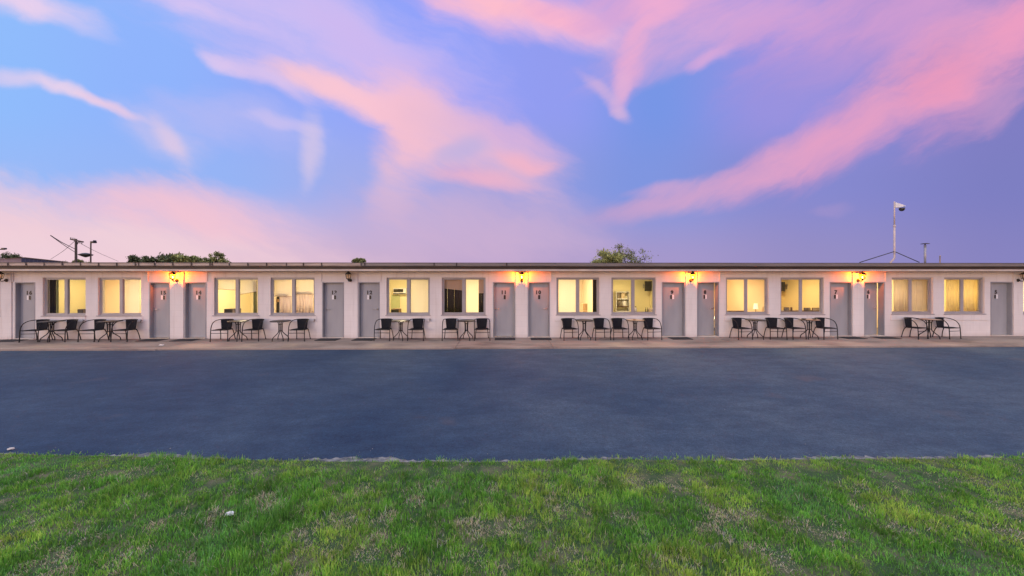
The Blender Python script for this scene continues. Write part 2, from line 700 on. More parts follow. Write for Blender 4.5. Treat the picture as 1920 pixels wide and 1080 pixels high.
def build_grass():
    NB_ = 330000
    # choose clump sites, denser where the lawn fills the view
    sites = []
    while len(sites) < 23000:
        d = random.uniform(1.9, 4.95)
        y = CAMY + d
        lim = 1.46 * d + 1.0
        x = random.uniform(-lim, lim)
        if abs(x) > 8.4:
            continue
        if y > edge_y(x) - .015:
            continue
        sites.append((x, y))
    # sparse outer rows so the lawn goes on beyond the frame
    for _ in range(2600):
        x = random.uniform(-14, 14)
        y = random.uniform(-14.5, -8.2)
        if y > edge_y(x) - .015:
            continue
        d = y - CAMY
        if d > 1.9 and abs(x) < 1.46 * d + 1.0:
            continue
        sites.append((x, y))
    # tufts that stray over the border
    for _ in range(170):
        x = random.uniform(-8, 8)
        if mnoise.noise((x * 1.1, 8.2, 0)) < .05:
            continue
        sites.append((x, float(edge_y(x)) + random.uniform(0, .07)))
    n_site = len(sites)
    per = NB_ // n_site
    V = np.zeros((n_site * per * 5, 3), np.float32)
    C = np.zeros((n_site * per * 5, 4), np.float32)
    C[:, 3] = 1
    g_deep = np.array((.078, .255, .030))
    g_mid = np.array((.205, .465, .055))
    g_yel = np.array((.460, .570, .095))
    g_blue = np.array((.135, .370, .125))
    straw = np.array((.70, .57, .36))
    ash = np.array((.56, .52, .45))
    k = 0
    rng = np.random.RandomState(3)
    for (sx, sy) in sites:
        # patches lean on the diagonal, like mower tracks
        px_, py_ = sx * .9 + sy * .35, sy * 1.1 - sx * .25
        dry = fbm(px_, py_, 2.3, 4.1) + .5 * fbm(px_ * 1.3, py_, 7.0, 1.7)
        hue = fbm(sx, sy, 1.0, 9.3)
        lush = fbm(px_, py_, .9, 2.2) - .18 * (sx > 1.5)
        dist_edge = float(edge_y(sx)) - sy
        dryness = min(1, max(0, (dry - .13) * 2.4)) * min(1, max(.1, dist_edge * 2.0 - .1))
        h0 = .030 + .030 * max(0, lush + .25) + .014 * rng.rand()
        h0 *= (1 - .45 * dryness) * (1 + .75 * mnoise.noise((sx * 5.5, sy * 5.5, 3.0)))
        if dist_edge < .25:
            h0 *= .8
        base_az = rng.rand() * 6.283
        shade = 1 + .5 * mnoise.noise((sx * 4.1, sy * 4.1, 7.0)) + .3 * mnoise.noise((sx * 13, sy * 13, 1.0))
        for b in range(per):
            r = abs(rng.normal(0, .035))
            th = rng.rand() * 6.283
            x = sx + r * math.cos(th)
            y = sy + r * math.sin(th)
            h = h0 * rng.uniform(.55, 1.35)
            isdry = rng.rand() < dryness * .75 + .05
            t = hue * .9 + rng.normal(0, .25) + .03 * sx
            if isdry:
                c = straw * rng.uniform(.6, 1.15) if rng.rand() < .75 else ash * rng.uniform(.7, 1.1)
                h *= .75
                lean = h * rng.uniform(.4, 1.3)
            else:
                if t > .18:
                    c = g_mid + (g_yel - g_mid) * min(1, (t - .18) * 1.6)
                elif t < -.35:
                    c = g_mid + (g_blue - g_mid) * min(1, (-.35 - t) * 1.5)
                else:
                    c = g_deep + (g_mid - g_deep) * (t + .35) / .53
                c = c * rng.uniform(.7, 1.3) * shade
                lean = h * rng.uniform(.08, .65)
            az = base_az + rng.normal(0, 1.1)
            dx, dy = math.cos(az), math.sin(az)
            wa = az + 1.5708 + rng.normal(0, .5)
            w = rng.uniform(.0016, .0031)
            wx_, wy_ = math.cos(wa) * w, math.sin(wa) * w
            z0 = Z_LOT + .005 + .03 * min(1, dist_edge * 1.5 if dist_edge > 0 else 0)
            i = k * 5
            mxx, myy = x + dx * lean * .35, y + dy * lean * .35
            V[i] = (x - wx_, y - wy_, z0)
            V[i + 1] = (x + wx_, y + wy_, z0)
            V[i + 2] = (mxx + wx_ * .8, myy + wy_ * .8, z0 + h * .6)
            V[i + 3] = (mxx - wx_ * .8, myy - wy_ * .8, z0 + h * .6)
            V[i + 4] = (x + dx * lean, y + dy * lean, z0 + h)
            C[i:i + 5, :3] = c
            k += 1
    V = V[:k * 5]
    C = C[:k * 5]
    me = bpy.data.meshes.new('grass')
    me.vertices.add(k * 5)
    me.vertices.foreach_set('co', V.ravel())
    base = np.arange(k, dtype=np.int32) * 5
    loops = np.empty((k, 7), np.int32)
    loops[:, 0] = base
    loops[:, 1] = base + 1
    loops[:, 2] = base + 2
    loops[:, 3] = base + 3
    loops[:, 4] = base + 3
    loops[:, 5] = base + 2
    loops[:, 6] = base + 4
    me.loops.add(k * 7)
    me.loops.foreach_set('vertex_index', loops.ravel())
    me.polygons.add(k * 2)
    st = np.empty((k, 2), np.int32)
    st[:, 0] = np.arange(k) * 7
    st[:, 1] = np.arange(k) * 7 + 4
    me.polygons.foreach_set('loop_start', st.ravel())
    me.update(calc_edges=True)
    a = me.attributes.new('blade_colour', 'FLOAT_COLOR', 'POINT')
    a.data.foreach_set('color', C.ravel())
    me.validate()
    me.materials.append(grass_material('grass_blade'))
    o = bpy.data.objects.new('grass', me)
    COL.objects.link(o)
    tag(o, 'patchy green grass with dry straw spots in front of the asphalt', 'grass', kind='stuff')


build_grass()

# ------------------------------------------------------------------ the motel
motel = empty('motel', (0, 0, 0))
tag(motel, 'long single storey white motel with grey doors and lit windows', 'motel')

DOORS = [(28, 66), (280, 319), (346, 387), (604, 645), (672, 712), (924.5, 966), (990, 1031), (1241, 1284.5), (1307, 1348), (1556, 1597), (1619.5, 1658.5), (1857, 1898)]
WINS = [(80, 160.5), (183.5, 264.5), (401, 484), (507, 590), (724.5, 806), (828.5, 910.5), (1043.5, 1124), (1146.5, 1229.5), (1361, 1441), (1463.5, 1545), (1672, 1749.5), (1770.5, 1846)]
XW = [(-78, 1.5), (1917.5, 1992)]          # the next windows at the two edges of the frame
PIL = [(1.5, 24), (319, 346), (645, 672), (966, 990), (1284.5, 1307), (1597, 1619.5), (1898, 1917.5)]
DZ = 2.005
WZ0, WZ1 = .815, 2.165
WT = .20
WALLTOP = 2.60

openings = [(wx(a), wx(b), 'd') for a, b in DOORS] + [(wx(a), wx(b), 'w') for a, b in WINS + XW]
openings.sort()
bm = NB()


def wrect(x0, x1, z0, z1):
    for y in (0, WT):
        quad(bm, (x0, y, z0), (x1, y, z0), (x1, y, z1), (x0, y, z1))


cur = BX0
for (x0, x1, t) in openings:
    wrect(cur, x0, 0, WALLTOP)
    if t == 'd':
        wrect(x0, x1, DZ, WALLTOP)
        zs = (0, DZ)
    else:
        wrect(x0, x1, WZ1, WALLTOP)
        wrect(x0, x1, 0, WZ0)
        zs = (WZ0, WZ1)
        quad(bm, (x0, 0, WZ0), (x1, 0, WZ0), (x1, WT, WZ0), (x0, WT, WZ0))
    for x in (x0, x1):
        quad(bm, (x, 0, zs[0]), (x, WT, zs[0]), (x, WT, zs[1]), (x, 0, zs[1]))
    quad(bm, (x0, 0, zs[1]), (x1, 0, zs[1]), (x1, WT, zs[1]), (x0, WT, zs[1]))
    cur = x1
wrect(cur, BX1, 0, WALLTOP)
bmesh.ops.remove_doubles(bm, verts=bm.verts[:], dist=1e-5)
obj('wall', bm, M['wall'], motel)

# other outside walls
bm = NB()
for x in (BX0, BX1):
    quad(bm, (x, 0, 0), (x, 7.5, 0), (x, 7.5, 2.6), (x, 0, 2.6))
quad(bm, (BX0, 7.5, 0), (BX1, 7.5, 0), (BX1, 7.5, 2.6), (BX0, 7.5, 2.6))
obj('rear_wall', bm, M['wall'], motel)

for i, (a, b_) in enumerate(PIL):
    bm = NB()
    box(bm, wx(a) + .015, wx(b_) - .015, -.03, -.0005, 0, 2.47)
    obj('pilaster', bm, M['wall'], motel, bevel=.006)
# cover strips where the door panels meet the window walls
for px in (24.7, 277.5, 388.5, 602.5, 713.5, 1033, 1349.5, 1599, 1660):
    bm = NB()
    box(bm, wx(px) - .018, wx(px) + .018, -.022, -.001, DZ + .02, 2.47)
    obj('cover_strip', bm, M['wall'], motel)
# sill aprons: the rendered band under each pair of windows
APR = [(70, 161), (182, 268), (398, 486), (503, 594), (722, 808), (826, 912), (1040, 1126), (1144, 1231), (1358, 1443), (1461, 1548), (1670, 1751), (1770, 1853)]
for a, b_ in APR:
    bm = NB()
    box(bm, wx(a), wx(b_), -.018, -.001, .585, .795)
    obj('sill_apron', bm, M['wall'], motel, bevel=.005)

# small garden taps at the ends of the aprons
for px, py in ((158.5, 601.5), (266, 601.5), (590.5, 600), (806.5, 599.5)):
    c = P(px, py, -.02)
    bm = NB()
    tube(bm, [(c.x, -.0185, c.z), (c.x, -.06, c.z), (c.x, -.075, c.z - .05)], .013, 8)
    box(bm, c.x - .03, c.x + .03, -.062, -.05, c.z + .03, c.z + .042)
    tube(bm, [(c.x, -.055, c.z), (c.x, -.055, c.z + .032)], .006, 6)
    obj('garden_tap', bm, M['brass'], motel)
# roof edge
GZ0 = P(960, 499.5, -.6).z
GZ1 = P(960, 493.2, -.6).z
XL = wx(690)


def gutter(x0, x1, mat, drop=0.0):
    prof = [(-.62, GZ1), (-.625, GZ1 - .02), (-.612, GZ1 - .03), (-.612, GZ0 + .03), (-.585, GZ0), (-.492, GZ0), (-.492, GZ1 - .01), (-.50, GZ1 - .01), (-.50, GZ0 + .01), (-.58, GZ0 + .012), (-.603, GZ0 + .035), (-.603, GZ1)]
    bm = NB()
    n = max(2, int((x1 - x0) / .5))
    ringp = None
    for i in range(n + 1):
        x = x0 + (x1 - x0) * i / n
        dz = .006 * mnoise.noise((x * .5, 0, 0)) + drop
        ring = [bm.verts.new((x, y, z + dz)) for y, z in prof]
        if ringp:
            for k in range(len(prof)):
                bm.faces.new((ringp[k], ringp[(k + 1) % len(prof)], ring[(k + 1) % len(prof)], ring[k]))
        else:
            bm.faces.new(ring)
        ringp = ring
    bm.faces.new(list(reversed(ringp)))
    return obj('gutter', bm, mat, motel)


bm = NB()
box(bm, BX0 - .3, BX1 + .3, -.629, -.60, GZ1 + .001, GZ1 + .014)
obj('gutter_lip', bm, M['bracket'], motel)
gA = gutter(BX0 - .3, XL, M['gutterA'])
gB = gutter(XL + .004, BX1 + .3, M['gutterB'])
for px in [-60, -19, 15, 49, 83, 117, 151, 185, 219, 254, 260, 290, 324, 359, 394, 398, 430, 465, 500, 537, 569, 603, 677, 684, 814, 856, 950]:
    bm = NB()
    x = wx(px, -.62)
    w = random.choice((.012, .018, .02))
    box(bm, x - w, x + w, -.632, -.626, GZ0 + .005 + random.uniform(0, .02), GZ1 + .006)
    box(bm, x - w, x + w, -.632, -.49, GZ1 + .002, GZ1 + .010)
    obj('gutter_bracket', bm, M['bracket'], gA if px < 690 else gB)
bm = NB()
FB = P(960, 504.6, -.47).z
box(bm, BX0 - .3, BX1 + .3, -.49, -.45, FB, GZ1 - .015)
obj('fascia', bm, M['fascia'], motel)
bm = NB()
TB = P(960, 508.0, -.47).z
box(bm, BX0 - .3, BX1 + .3, -.478, -.44, TB, FB - .002)
obj('trim_board', bm, M['trim'], motel)
bm = NB()
quad(bm, (BX0 - .3, -.44, TB + .012), (BX1 + .3, -.44, TB + .012), (BX1 + .3, -.0, TB - .03), (BX0 - .3, 0, TB - .03))
obj('soffit', bm, M['soffit'], motel)
bm = NB()
# thin corrugated roof sheet falling to the gutter
n = 240
prev = None
for i in range(n * 2 + 1):
    x = BX0 - .35 + (BX1 - BX0 + .7) * i / (n * 2)
    z = GZ1 - .03 + (.012 if i % 2 else 0)
    a = bm.verts.new((x, -.56, z))
    b_ = bm.verts.new((x, 7.9, z - .22))
    if prev:
        bm.faces.new((prev[0], a, b_, prev[1]))
    prev = (a, b_)
obj('roof', bm, M['roof'], motel)

# doors
def text_mesh(s, size):
    cu = bpy.data.curves.new('txt', 'FONT')
    cu.body = s
    cu.size = size
    cu.align_x = 'CENTER'
    cu.extrude = .003
    cu.offset = .009
    to = bpy.data.objects.new('txt', cu)
    COL.objects.link(to)
    bpy.context.view_layer.update()
    dg = bpy.context.evaluated_depsgraph_get()
    me = bpy.data.meshes.new_from_object(to.evaluated_get(dg))
    bpy.data.objects.remove(to)
    bpy.data.curves.remove(cu)
    me.name = 'number_digit'
    return me


DR = .115
numbers = [16, 15, 14, 13, 12, 11, 10, 9, 8, 7, 6, 5]
numpx = [54.5, 306, 372, 626.5, 692.5, 944.5, 1009, 1260, 1323.5, 1567, 1630.5, 1867]
handle_side = [-1, -1, 1, -1, 1, -1, 1, -1, 1, -1, 1, 1]
show_handle = [0, 1, 0, 1, 1, 1, 1, 0, 1, 0, 1, 0]
sign_flip = [1, 1, 1, 1, 1, 1, 1, -1, -1, -1, -1, -1]
for i, (a, b_) in enumerate(DOORS):
    x0, x1 = wx(a), wx(b_)
    ft = .035
    ajar = {8: R(-8.5), 10: R(-9.0)}.get(i, 0)
    # hinge on the far side of the handle; door slab in its own local frame with the hinge at the origin
    dx0, dx1 = x0 + ft, x1 - ft
    w = dx1 - dx0
    bm = NB()
    box(bm, 0.003, w - .003, 0, .04, .035, DZ - ft - .003)
    d = obj('door', bm, M['door'], motel, (dx0, DR, 0), bevel=.004)
    d['label'] = 'grey flush door number %d%s' % (numbers[i], ' standing ajar with light behind' if ajar else '')
    if ajar:
        d.rotation_euler = (0, 0, -ajar)
    # frame lining the reveal
    bm = NB()
    box(bm, x0 + .0005, x0 + ft, -.008, WT + .004, 0.03, DZ)
    box(bm, x1 - ft, x1 - .0005, -.008, WT + .004, 0.03, DZ)
    box(bm, x0 + .0005, x1 - .0005, -.0065, WT + .002, DZ - ft, DZ - .0005)
    fr = obj('door_frame', bm, M['frame'], motel, (0, 0, 0))
    bm = NB()
    box(bm, x0 + .002, x1 - .002, -.05, WT, .002, .03)
    obj('threshold', bm, M['steel'] if i in (1, 2, 5) else M['trim'], motel, bevel=.004)
    cx = P(numpx[i], 549, DR).x - dx0
    digs = str(numbers[i])
    for k, ch in enumerate(digs):
        me = text_mesh(ch, .18)
        me.materials.append(M['darkplate'])
        t = bpy.data.objects.new('number_digit', me)
        COL.objects.link(t)
        t.parent = d
        t.rotation_euler = (R(90), 0, 0)
        t.location = (cx + (k - (len(digs) - 1) / 2) * .112, -.004, 1.565)
    s = sign_flip[i]
    bm = NB()
    box(bm, cx - .075, cx + .075, -.006, -.0005, 1.375, 1.53)
    pl = obj('sign_plate', bm, M['door'] if i in (5, 6) else M['white'], d, bevel=.003)
    bm = NB()
    box(bm, cx + (.0 if s > 0 else -.072), cx + (.072 if s > 0 else 0), -.010, -.0065, 1.379, 1.526)
    obj('sign_panel', bm, M['darkplate'], d)
    if show_handle[i]:
        hs = handle_side[i]
        hx = .07 if hs < 0 else w - .07
        bm = NB()
        Mr = Matrix.Rotation(R(90), 4, 'X')
        lathe(bm, [(.028, 0), (.028, .012), (.012, .014), (.012, .05)], 14, (hx, 0, 1.03), M=Mr)
        tube(bm, [(hx, -.05, 1.03), (hx - hs * .06, -.052, 1.034), (hx - hs * .14, -.048, 1.03)], .011, 8)
        obj('handle', bm, M['steel'], d)

# windows
ROOM_PX = [-145, 13, 172, 332, 496, 659, 816, 978, 1135, 1296, 1452, 1608, 1760, 1908, 2070]
ROOM_X = [wx(p) for p in ROOM_PX]
RD = 3.6


def window(a, b_, idx):
    x0, x1 = wx(a), wx(b_)
    f0, f1 = .055, .125           # the frame sits back in the reveal
    fw = .055
    bm = NB()
    z0, z1 = WZ0, WZ1
    e = .001
    box(bm, x0 + e, x0 + fw, f0, f1, z0 + e, z1 - e)
    box(bm, x1 - fw, x1 - e, f0, f1, z0 + e, z1 - e)
    box(bm, x0 + fw, x1 - fw, f0, f1, z0 + e, z0 + fw)
    box(bm, x0 + fw, x1 - fw, f0, f1, z1 - fw, z1 - e)
    wn = obj('window', bm, M['winframe'], motel)
    xm = (x0 + x1) / 2
    bm = NB()
    box(bm, xm - .045, xm + .045, f0 + .006, f1 - .006, z0 + fw + e, z1 - fw - e)
    obj('mullion', bm, M['winframe'], wn)
    for k, (sx0, sx1, yy) in enumerate(((x0 + fw + .001, xm - .046, .078), (xm + .046, x1 - fw - .001, .10))):
        bm = NB()
        sw = .022
        zz0, zz1 = z0 + fw + .001, z1 - fw - .001
        box(bm, sx0, sx0 + sw, yy - .012, yy + .012, zz0, zz1)
        box(bm, sx1 - sw, sx1, yy - .012, yy + .012, zz0, zz1)
        box(bm, sx0 + sw, sx1 - sw, yy - .012, yy + .012, zz0, zz0 + sw + .012)
        box(bm, sx0 + sw, sx1 - sw, yy - .012, yy + .012, zz1 - sw, zz1)
        obj('sash', bm, M['winframe'], wn)
        bm = NB()
        quad(bm, (sx0 + sw, yy, zz0 + sw + .012), (sx1 - sw, yy, zz0 + sw + .012), (sx1 - sw, yy, zz1 - sw), (sx0 + sw, yy, zz1 - sw))
        obj('pane', bm, M['glass'], wn)
    bm = NB()
    box(bm, x0 - .03, x1 + .03, -.035, .052, z0 - .018, z0 - .0005 + .012)
    obj('sill', bm, M['winframe'], wn, bevel=.004)
    return wn


WLAB = ['window with a dark curtain on its left', 'window with a brown cupboard behind its left sash', 'window with a microwave at the bottom left', 'window with blinds drawn half way down', 'window showing an air conditioner on the wall', 'window with dark slatted curtains either side of a bright strip',
        'window with a plain left sash and a grey curtain on the right', 'window showing kitchen shelves and a wall television', 'window with a low bed behind', 'window showing a wall television and small pictures', 'window with beige curtains closed', 'window with amber curtains closed']
for i, (a, b_) in enumerate(WINS):
    window(a, b_, i)['label'] = WLAB[i]
for a, b_ in XW:
    window(a, b_, 99)

# rooms behind the glass
ROOMCOL = [(.70, .52, .40), (.80, .70, .40), (.82, .66, .42), (.84, .74, .48), (.84, .72, .5), (.84, .76, .5), (.84, .76, .5), (.86, .74, .56), (.80, .72, .42), (.82, .63, .38), (.82, .66, .34), (.80, .66, .42), (.80, .64, .3), (.84, .8, .7)]
POWER = [20, 64, 98, 104, 124, 100, 128, 116, 70, 84, 74, 104, 108, 110]
for i in range(len(ROOM_X) - 1):
    x0, x1 = ROOM_X[i] + .06, ROOM_X[i + 1] - .06
    m = mat_noise('room_paint_%d' % i, tuple(.96 * v for v in ROOMCOL[i]), ROOMCOL[i], 1.2, .8)
    bm = NB()
    y0, y1 = WT + .012, RD
    zt = 2.42
    quad(bm, (x0, y1, 0.003), (x1, y1, 0.003), (x1, y1, zt), (x0, y1, zt))
    quad(bm, (x0, y0, 0.003), (x0, y1, 0.003), (x0, y1, zt), (x0, y0, zt))
    quad(bm, (x1, y0, 0.003), (x1, y1, 0.003), (x1, y1, zt), (x1, y0, zt))
    quad(bm, (x0, y0, zt), (x1, y0, zt), (x1, y1, zt), (x0, y1, zt))
    obj('room_lining', bm, m, motel)
    bm = NB()
    quad(bm, (x0, y0 - .01, 0.004), (x1, y0 - .01, 0.004), (x1, y1, 0.004), (x0, y1, 0.004))
    obj('room_carpet', bm, M['carpet'], motel)
    # a lit ceiling lamp in every room
    ld = bpy.data.lights.new('room_light', 'AREA')
    ld.shape = 'DISK'
    ld.size = .5
    ld.energy = POWER[i]
    ld.color = (1, .80, .48)
    lo = bpy.data.objects.new('room_light', ld)
    COL.objects.link(lo)
    lo.location = ((x0 + x1) / 2, 1.7, 2.38)
    lo.visible_camera = True

# ------------------------------------------------------------------ things inside the rooms
def curtain(name, x0, x1, z0, z1, y, mat, label, cat, folds=7, amp=.025, group=None):
    bm = NB()
    n = folds * 8
    top, bot = [], []
    for i in range(n + 1):
        t = i / n
        x = x0 + (x1 - x0) * t
        yy = y + amp * math.sin(t * folds * 2 * math.pi) + .01 * math.sin(t * 13.7)
        top.append((bm.verts.new((x, yy, z1))))
        bot.append((bm.verts.new((x + .01 * math.sin(t * 9), yy + .006 * math.sin(t * 31), z0))))
    for i in range(n):
        f = bm.faces.new((top[i], top[i + 1], bot[i + 1], bot[i]))
        f.smooth = True
    o = obj(name, bm, mat)
    sm = o.modifiers.new('cloth', 'SOLIDIFY')
    sm.thickness = .004
    return tag(o, label, cat, group)


def blind(px0, px1, py_bot, mat, label, y=.19, py_bot2=None):
    e = empty('roller_blind', (0, 0, 0))
    tag(e, label, 'blind')
    x0, x1 = P(px0, 530, y).x, P(px1, 530, y).x
    z0 = P(960, py_bot, y).z
    z0b = P(960, py_bot2 if py_bot2 else py_bot, y).z
    e.location = (x0, y, z0)
    bm = NB()
    vs = [(0, 0, 0), (x1 - x0, 0, z0b - z0), (x1 - x0, 0, 2.17 - z0), (0, 0, 2.17 - z0)]
    quad(bm, *vs)
    o = obj('blind_fabric', bm, mat, e)
    s = o.modifiers.new('thick', 'SOLIDIFY')
    s.thickness = .003
    bm = NB()
    tube(bm, [(0, .005, -.006), (x1 - x0, .005, z0b - z0 - .006)], .009, 8)
    obj('bottom_bar', bm, M['blind_tan'], e)
    bm = NB()
    tube(bm, [(0, .03, 2.19 - z0), (x1 - x0, .03, 2.19 - z0)], .02, 10)
    obj('roller', bm, M['white'], e)
    return e


CY = .215 + .06
# room 1
curtain('curtain', P(93, 0, CY).x, P(104.5, 0, CY).x, .75, 2.2, CY, M['curtain_dark'], 'dark brown curtain behind the left sash of the leftmost full window', 'curtain', 3)
curtain('curtain', P(106, 0, CY).x, P(109.5, 0, CY).x, .75, 2.2, CY, M['curtain_green'], 'thin olive curtain edge right beside the dark brown curtain', 'curtain', 2, .015)


def cabinet(px0, px1, py0, py1, y, depth, mat, name, label, cat, detail='plain'):
    """a free standing box-like thing, standing on the floor or on its own legs"""
    x0, x1 = P(px0, 0, y).x, P(px1, 0, y).x
    z1 = P(960, py0, y).z
    e = empty(name, ((x0 + x1) / 2, y + depth / 2, 0.005))
    tag(e, label, cat)
    w = (x1 - x0) / 2
    z0 = max(.08, P(960, py1, y).z)
    bm = NB()
    box(bm, -w, w, -depth / 2, depth / 2, z0, z1)
    b = obj('body', bm, mat, e, bevel=.008)
    return e, w, z0, z1, depth


def microwave(px0, px1, py0, py1, y, label, name='microwave_oven', cat='microwave'):
    x0, x1 = P(px0, 0, y).x, P(px1, 0, y).x
    z0, z1 = P(960, py1, y).z, P(960, py0, y).z
    e = empty(name, ((x0 + x1) / 2, y, z0))
    tag(e, label, cat)
    w, h = (x1 - x0) / 2, z1 - z0
    bm = NB()
    box(bm, -w, w, 0, .3, 0, h)
    obj('body', bm, M['applblack'], e, bevel=.01)
    bm = NB()
    box(bm, -w + .015, w * .45, -.012, -.001, .02, h - .02)
    obj('door', bm, M['darkplate'], e, bevel=.004)
    bm = NB()
    box(bm, w * .55, w - .015, -.008, -.001, .02, h - .02)
    obj('control_panel', bm, M['brass'], e, bevel=.003)
    return e, (x0 + x1) / 2, z0, w


def sideboard(cx, z, w, y, depth, label):
    e = empty('side_table', (cx, y, .005))
    tag(e, label, 'side table')
    bm = NB()
    box(bm, -w, w, 0, depth, z - .035, z - .006)
    obj('tabletop', bm, M['wood'], e, bevel=.004)
    for sx in (-w + .03, w - .03):
        for sy in (.03, depth - .03):
            bm = NB()
            box(bm, sx - .02, sx + .02, sy - .02, sy + .02, 0, z - .036)
            obj('leg', bm, M['wood'], e)
    return e


for (p0, p1, q0, q1, lab, lab2) in ((145, 160, 578.5, 590, 'small black television at the lower right of the leftmost full window', 'dark side table under the small black television'),
                                    (420, 441, 578.5, 589.5, 'black microwave oven at the lower left of the third window from the left', 'dark side table under the black microwave oven')):
    e, cx, z0, w = microwave(p0, p1, q0, q1, .42, lab, *(('television', 'television') if p0 == 145 else ('microwave_oven', 'microwave')))
    sideboard(cx, z0 + .005, w + .05, .38, .42, lab2)

# room 2: brown wardrobe, cream roller blind on the right sash
e, w, z0, z1, dp = cabinet(195.5, 211, 532, 700, .75, .5, M['wood'], 'wardrobe', 'brown wooden wardrobe behind the left sash of the second window', 'wardrobe')
for s in (-1, 1):
    bm = NB()
    box(bm, -w * .96 if s < 0 else .006, -.006 if s < 0 else w * .96, -dp / 2 - .016, -dp / 2 - .001, z0 + .02, z1 - .02)
    obj('wardrobe_door', bm, M['wood'], e, bevel=.004)
curtain('curtain', P(194.5, 0, CY).x, P(196.5, 0, CY).x, .75, 2.2, CY, M['blind_cream'], 'narrow cream curtain edge beside the brown wardrobe', 'curtain', 1, .012)
blind(225.5, 262, 589, M['blind_cream'], 'cream roller blind pulled right down over the right sash of the second window')
curtain('curtain', P(80, 0, CY).x, P(87, 0, CY).x, .75, 2.2, CY, M['curtain_beige'], 'beige curtain gathered at the left edge of the leftmost full window', 'curtain', 3, .02)
# room 3
blind(405, 440, 541, M['blind_cream'], 'short cream roller blind above the black microwave oven', py_bot2=543)
blind(445, 481, 552, M['blind_cream'], 'cream roller blind with a slanted hem, right sash of the third window', py_bot2=546)
curtain('curtain', P(475, 0, CY).x, P(481.5, 0, CY).x, .75, 2.05, CY, M['curtain_green'], 'pale olive curtain at the right edge of the third window', 'curtain', 2, .02)
# room 4
blind(510.5, 546, 554.5, M['blind_cream'], 'half drawn cream blind in the left sash of the fourth window')
blind(551, 588, 551, M['blind_cream'], 'half drawn cream blind in the right sash of the fourth window')
curtain('curtain', P(524, 0, CY).x, P(546, 0, CY).x, .75, 1.62, CY, M['curtain_sheer'], 'pale sheer curtain below the half blind, left sash of the fourth window', 'curtain', 3, .015)
curtain('curtain', P(551, 0, CY).x, P(587, 0, CY).x, .75, 1.68, CY, M['curtain_sheer'], 'pale sheer curtain below the half blind, right sash of the fourth window', 'curtain', 6, .02)
e, w, z0, z1, dp = cabinet(512, 524, 556, 700, .6, .4, M['applblack'], 'cupboard', 'dark grey cupboard behind the left edge of the fourth window', 'cupboard')
bm = NB()
box(bm, -w * .9, w * .9, -dp / 2 - .016, -dp / 2 - .001, z0 + .1, z1 - .28)
obj('cupboard_door', bm, M['darkplate'], e)
bm = NB()
box(bm, -w * .9, w * .9, -dp / 2 - .016, -dp / 2 - .001, z1 - .2, z1 - .1)
obj('drawer', bm, M['woodlight'], e)


# room 5: split air conditioner over an olive door, on the back wall
def wall_ac(px0, px1, py0, py1, y, label):
    a = P(px0, py1, y)
    b = P(px1, py0, y)
    e = empty('air_conditioner', ((a.x + b.x) / 2, y, a.z))
    tag(e, label, 'air conditioner')
    w, h = (b.x - a.x) / 2, b.z - a.z
    bm = NB()
    box(bm, -w, w, -.2, -.002, 0, h)
    obj('body', bm, M['white'], e, bevel=.02)
    bm = NB()
    box(bm, -w * .9, w * .6, -.206, -.201, h * .35, h * .85)
    obj('intake_grille', bm, M['applblack'], e)
    bm = NB()
    box(bm, -w * .95, w * .95, -.21, -.201, .02, h * .2)
    obj('vent_slot', bm, M['darkplate'], e)
    return e


wall_ac(739.5, 763, 540, 551.5, RD, 'white wall air conditioner seen through the fifth window')
bm = NB()
a, b = P(734, 700, RD), P(750, 553.5, RD)
box(bm, a.x, b.x, RD - .05, RD - .004, .01, b.z)
o = tag(obj('bathroom_door', bm, M['olive'], bevel=.006), 'olive inner door below the white air conditioner', 'door')
e, w, z0, z1, dp = cabinet(733, 748, 579.5, 596, 1.2, .35, M['wood'], 'dresser', 'dark dresser with a kettle shelf at the bottom left of the fifth window', 'dresser')
for s in range(2):
    bm = NB()
    box(bm, -w * .93, w * .93, -dp / 2 - .012, -dp / 2 - .001, z0 + .02 + s * (z1 - z0) * .48, z0 + (s + .94) * (z1 - z0) * .48)
    obj('drawer', bm, M['applblack'], e)
blind(767, 803.5, 589, M['blind_cream'], 'bright cream roller blind over the right sash of the fifth window')

# room 6: tan blind, dark slatted curtains
blind(832, 867.5, 540, M['blind_tan'], 'tan roller blind above the dark slatted curtain of the sixth window', y=.165, py_bot2=544)
for k, (p0, p1) in enumerate(((831.5, 838.6), (838.9, 845.1), (845.4, 851.6), (851.9, 859), (859.3, 867))):
    curtain('dark_curtain', P(p0, 0, .2).x, P(p1, 0, .2).x, .8, 1.9, .2 + .02 * (k % 2), M['curtain_dark'], 'narrow dark vertical curtain panel in the left sash of the sixth window', 'curtain', 1, .012, 'dark panels of the slatted curtain')
for k, (p0, p1) in enumerate(((897.5, 902), (902.3, 907.5))):
    curtain('dark_curtain', P(p0, 0, .2).x, P(p1, 0, .2).x, .8, 1.75, .2 + .02 * (k % 2), M['curtain_dark'], 'narrow dark curtain panel at the right edge of the sixth window', 'curtain', 1, .012, 'dark panels at the right edge')
blind(897.5, 908, 549, M['blind_tan'], 'narrow tan blind at the right edge of the sixth window', y=.165)
blind(873, 897, 589, M['blind_cream'], 'bright cream blind in the middle of the sixth window', y=.175)
# room 7
blind(1048.5, 1080, 589, M['blind_cream'], 'plain cream blind over the left sash of the seventh window')
curtain('curtain', P(1111.5, 0, CY).x, P(1121, 0, CY).x, .75, 2.2, CY, M['curtain_dark'], 'dark grey curtain at the right edge of the seventh window', 'curtain', 3, .02)


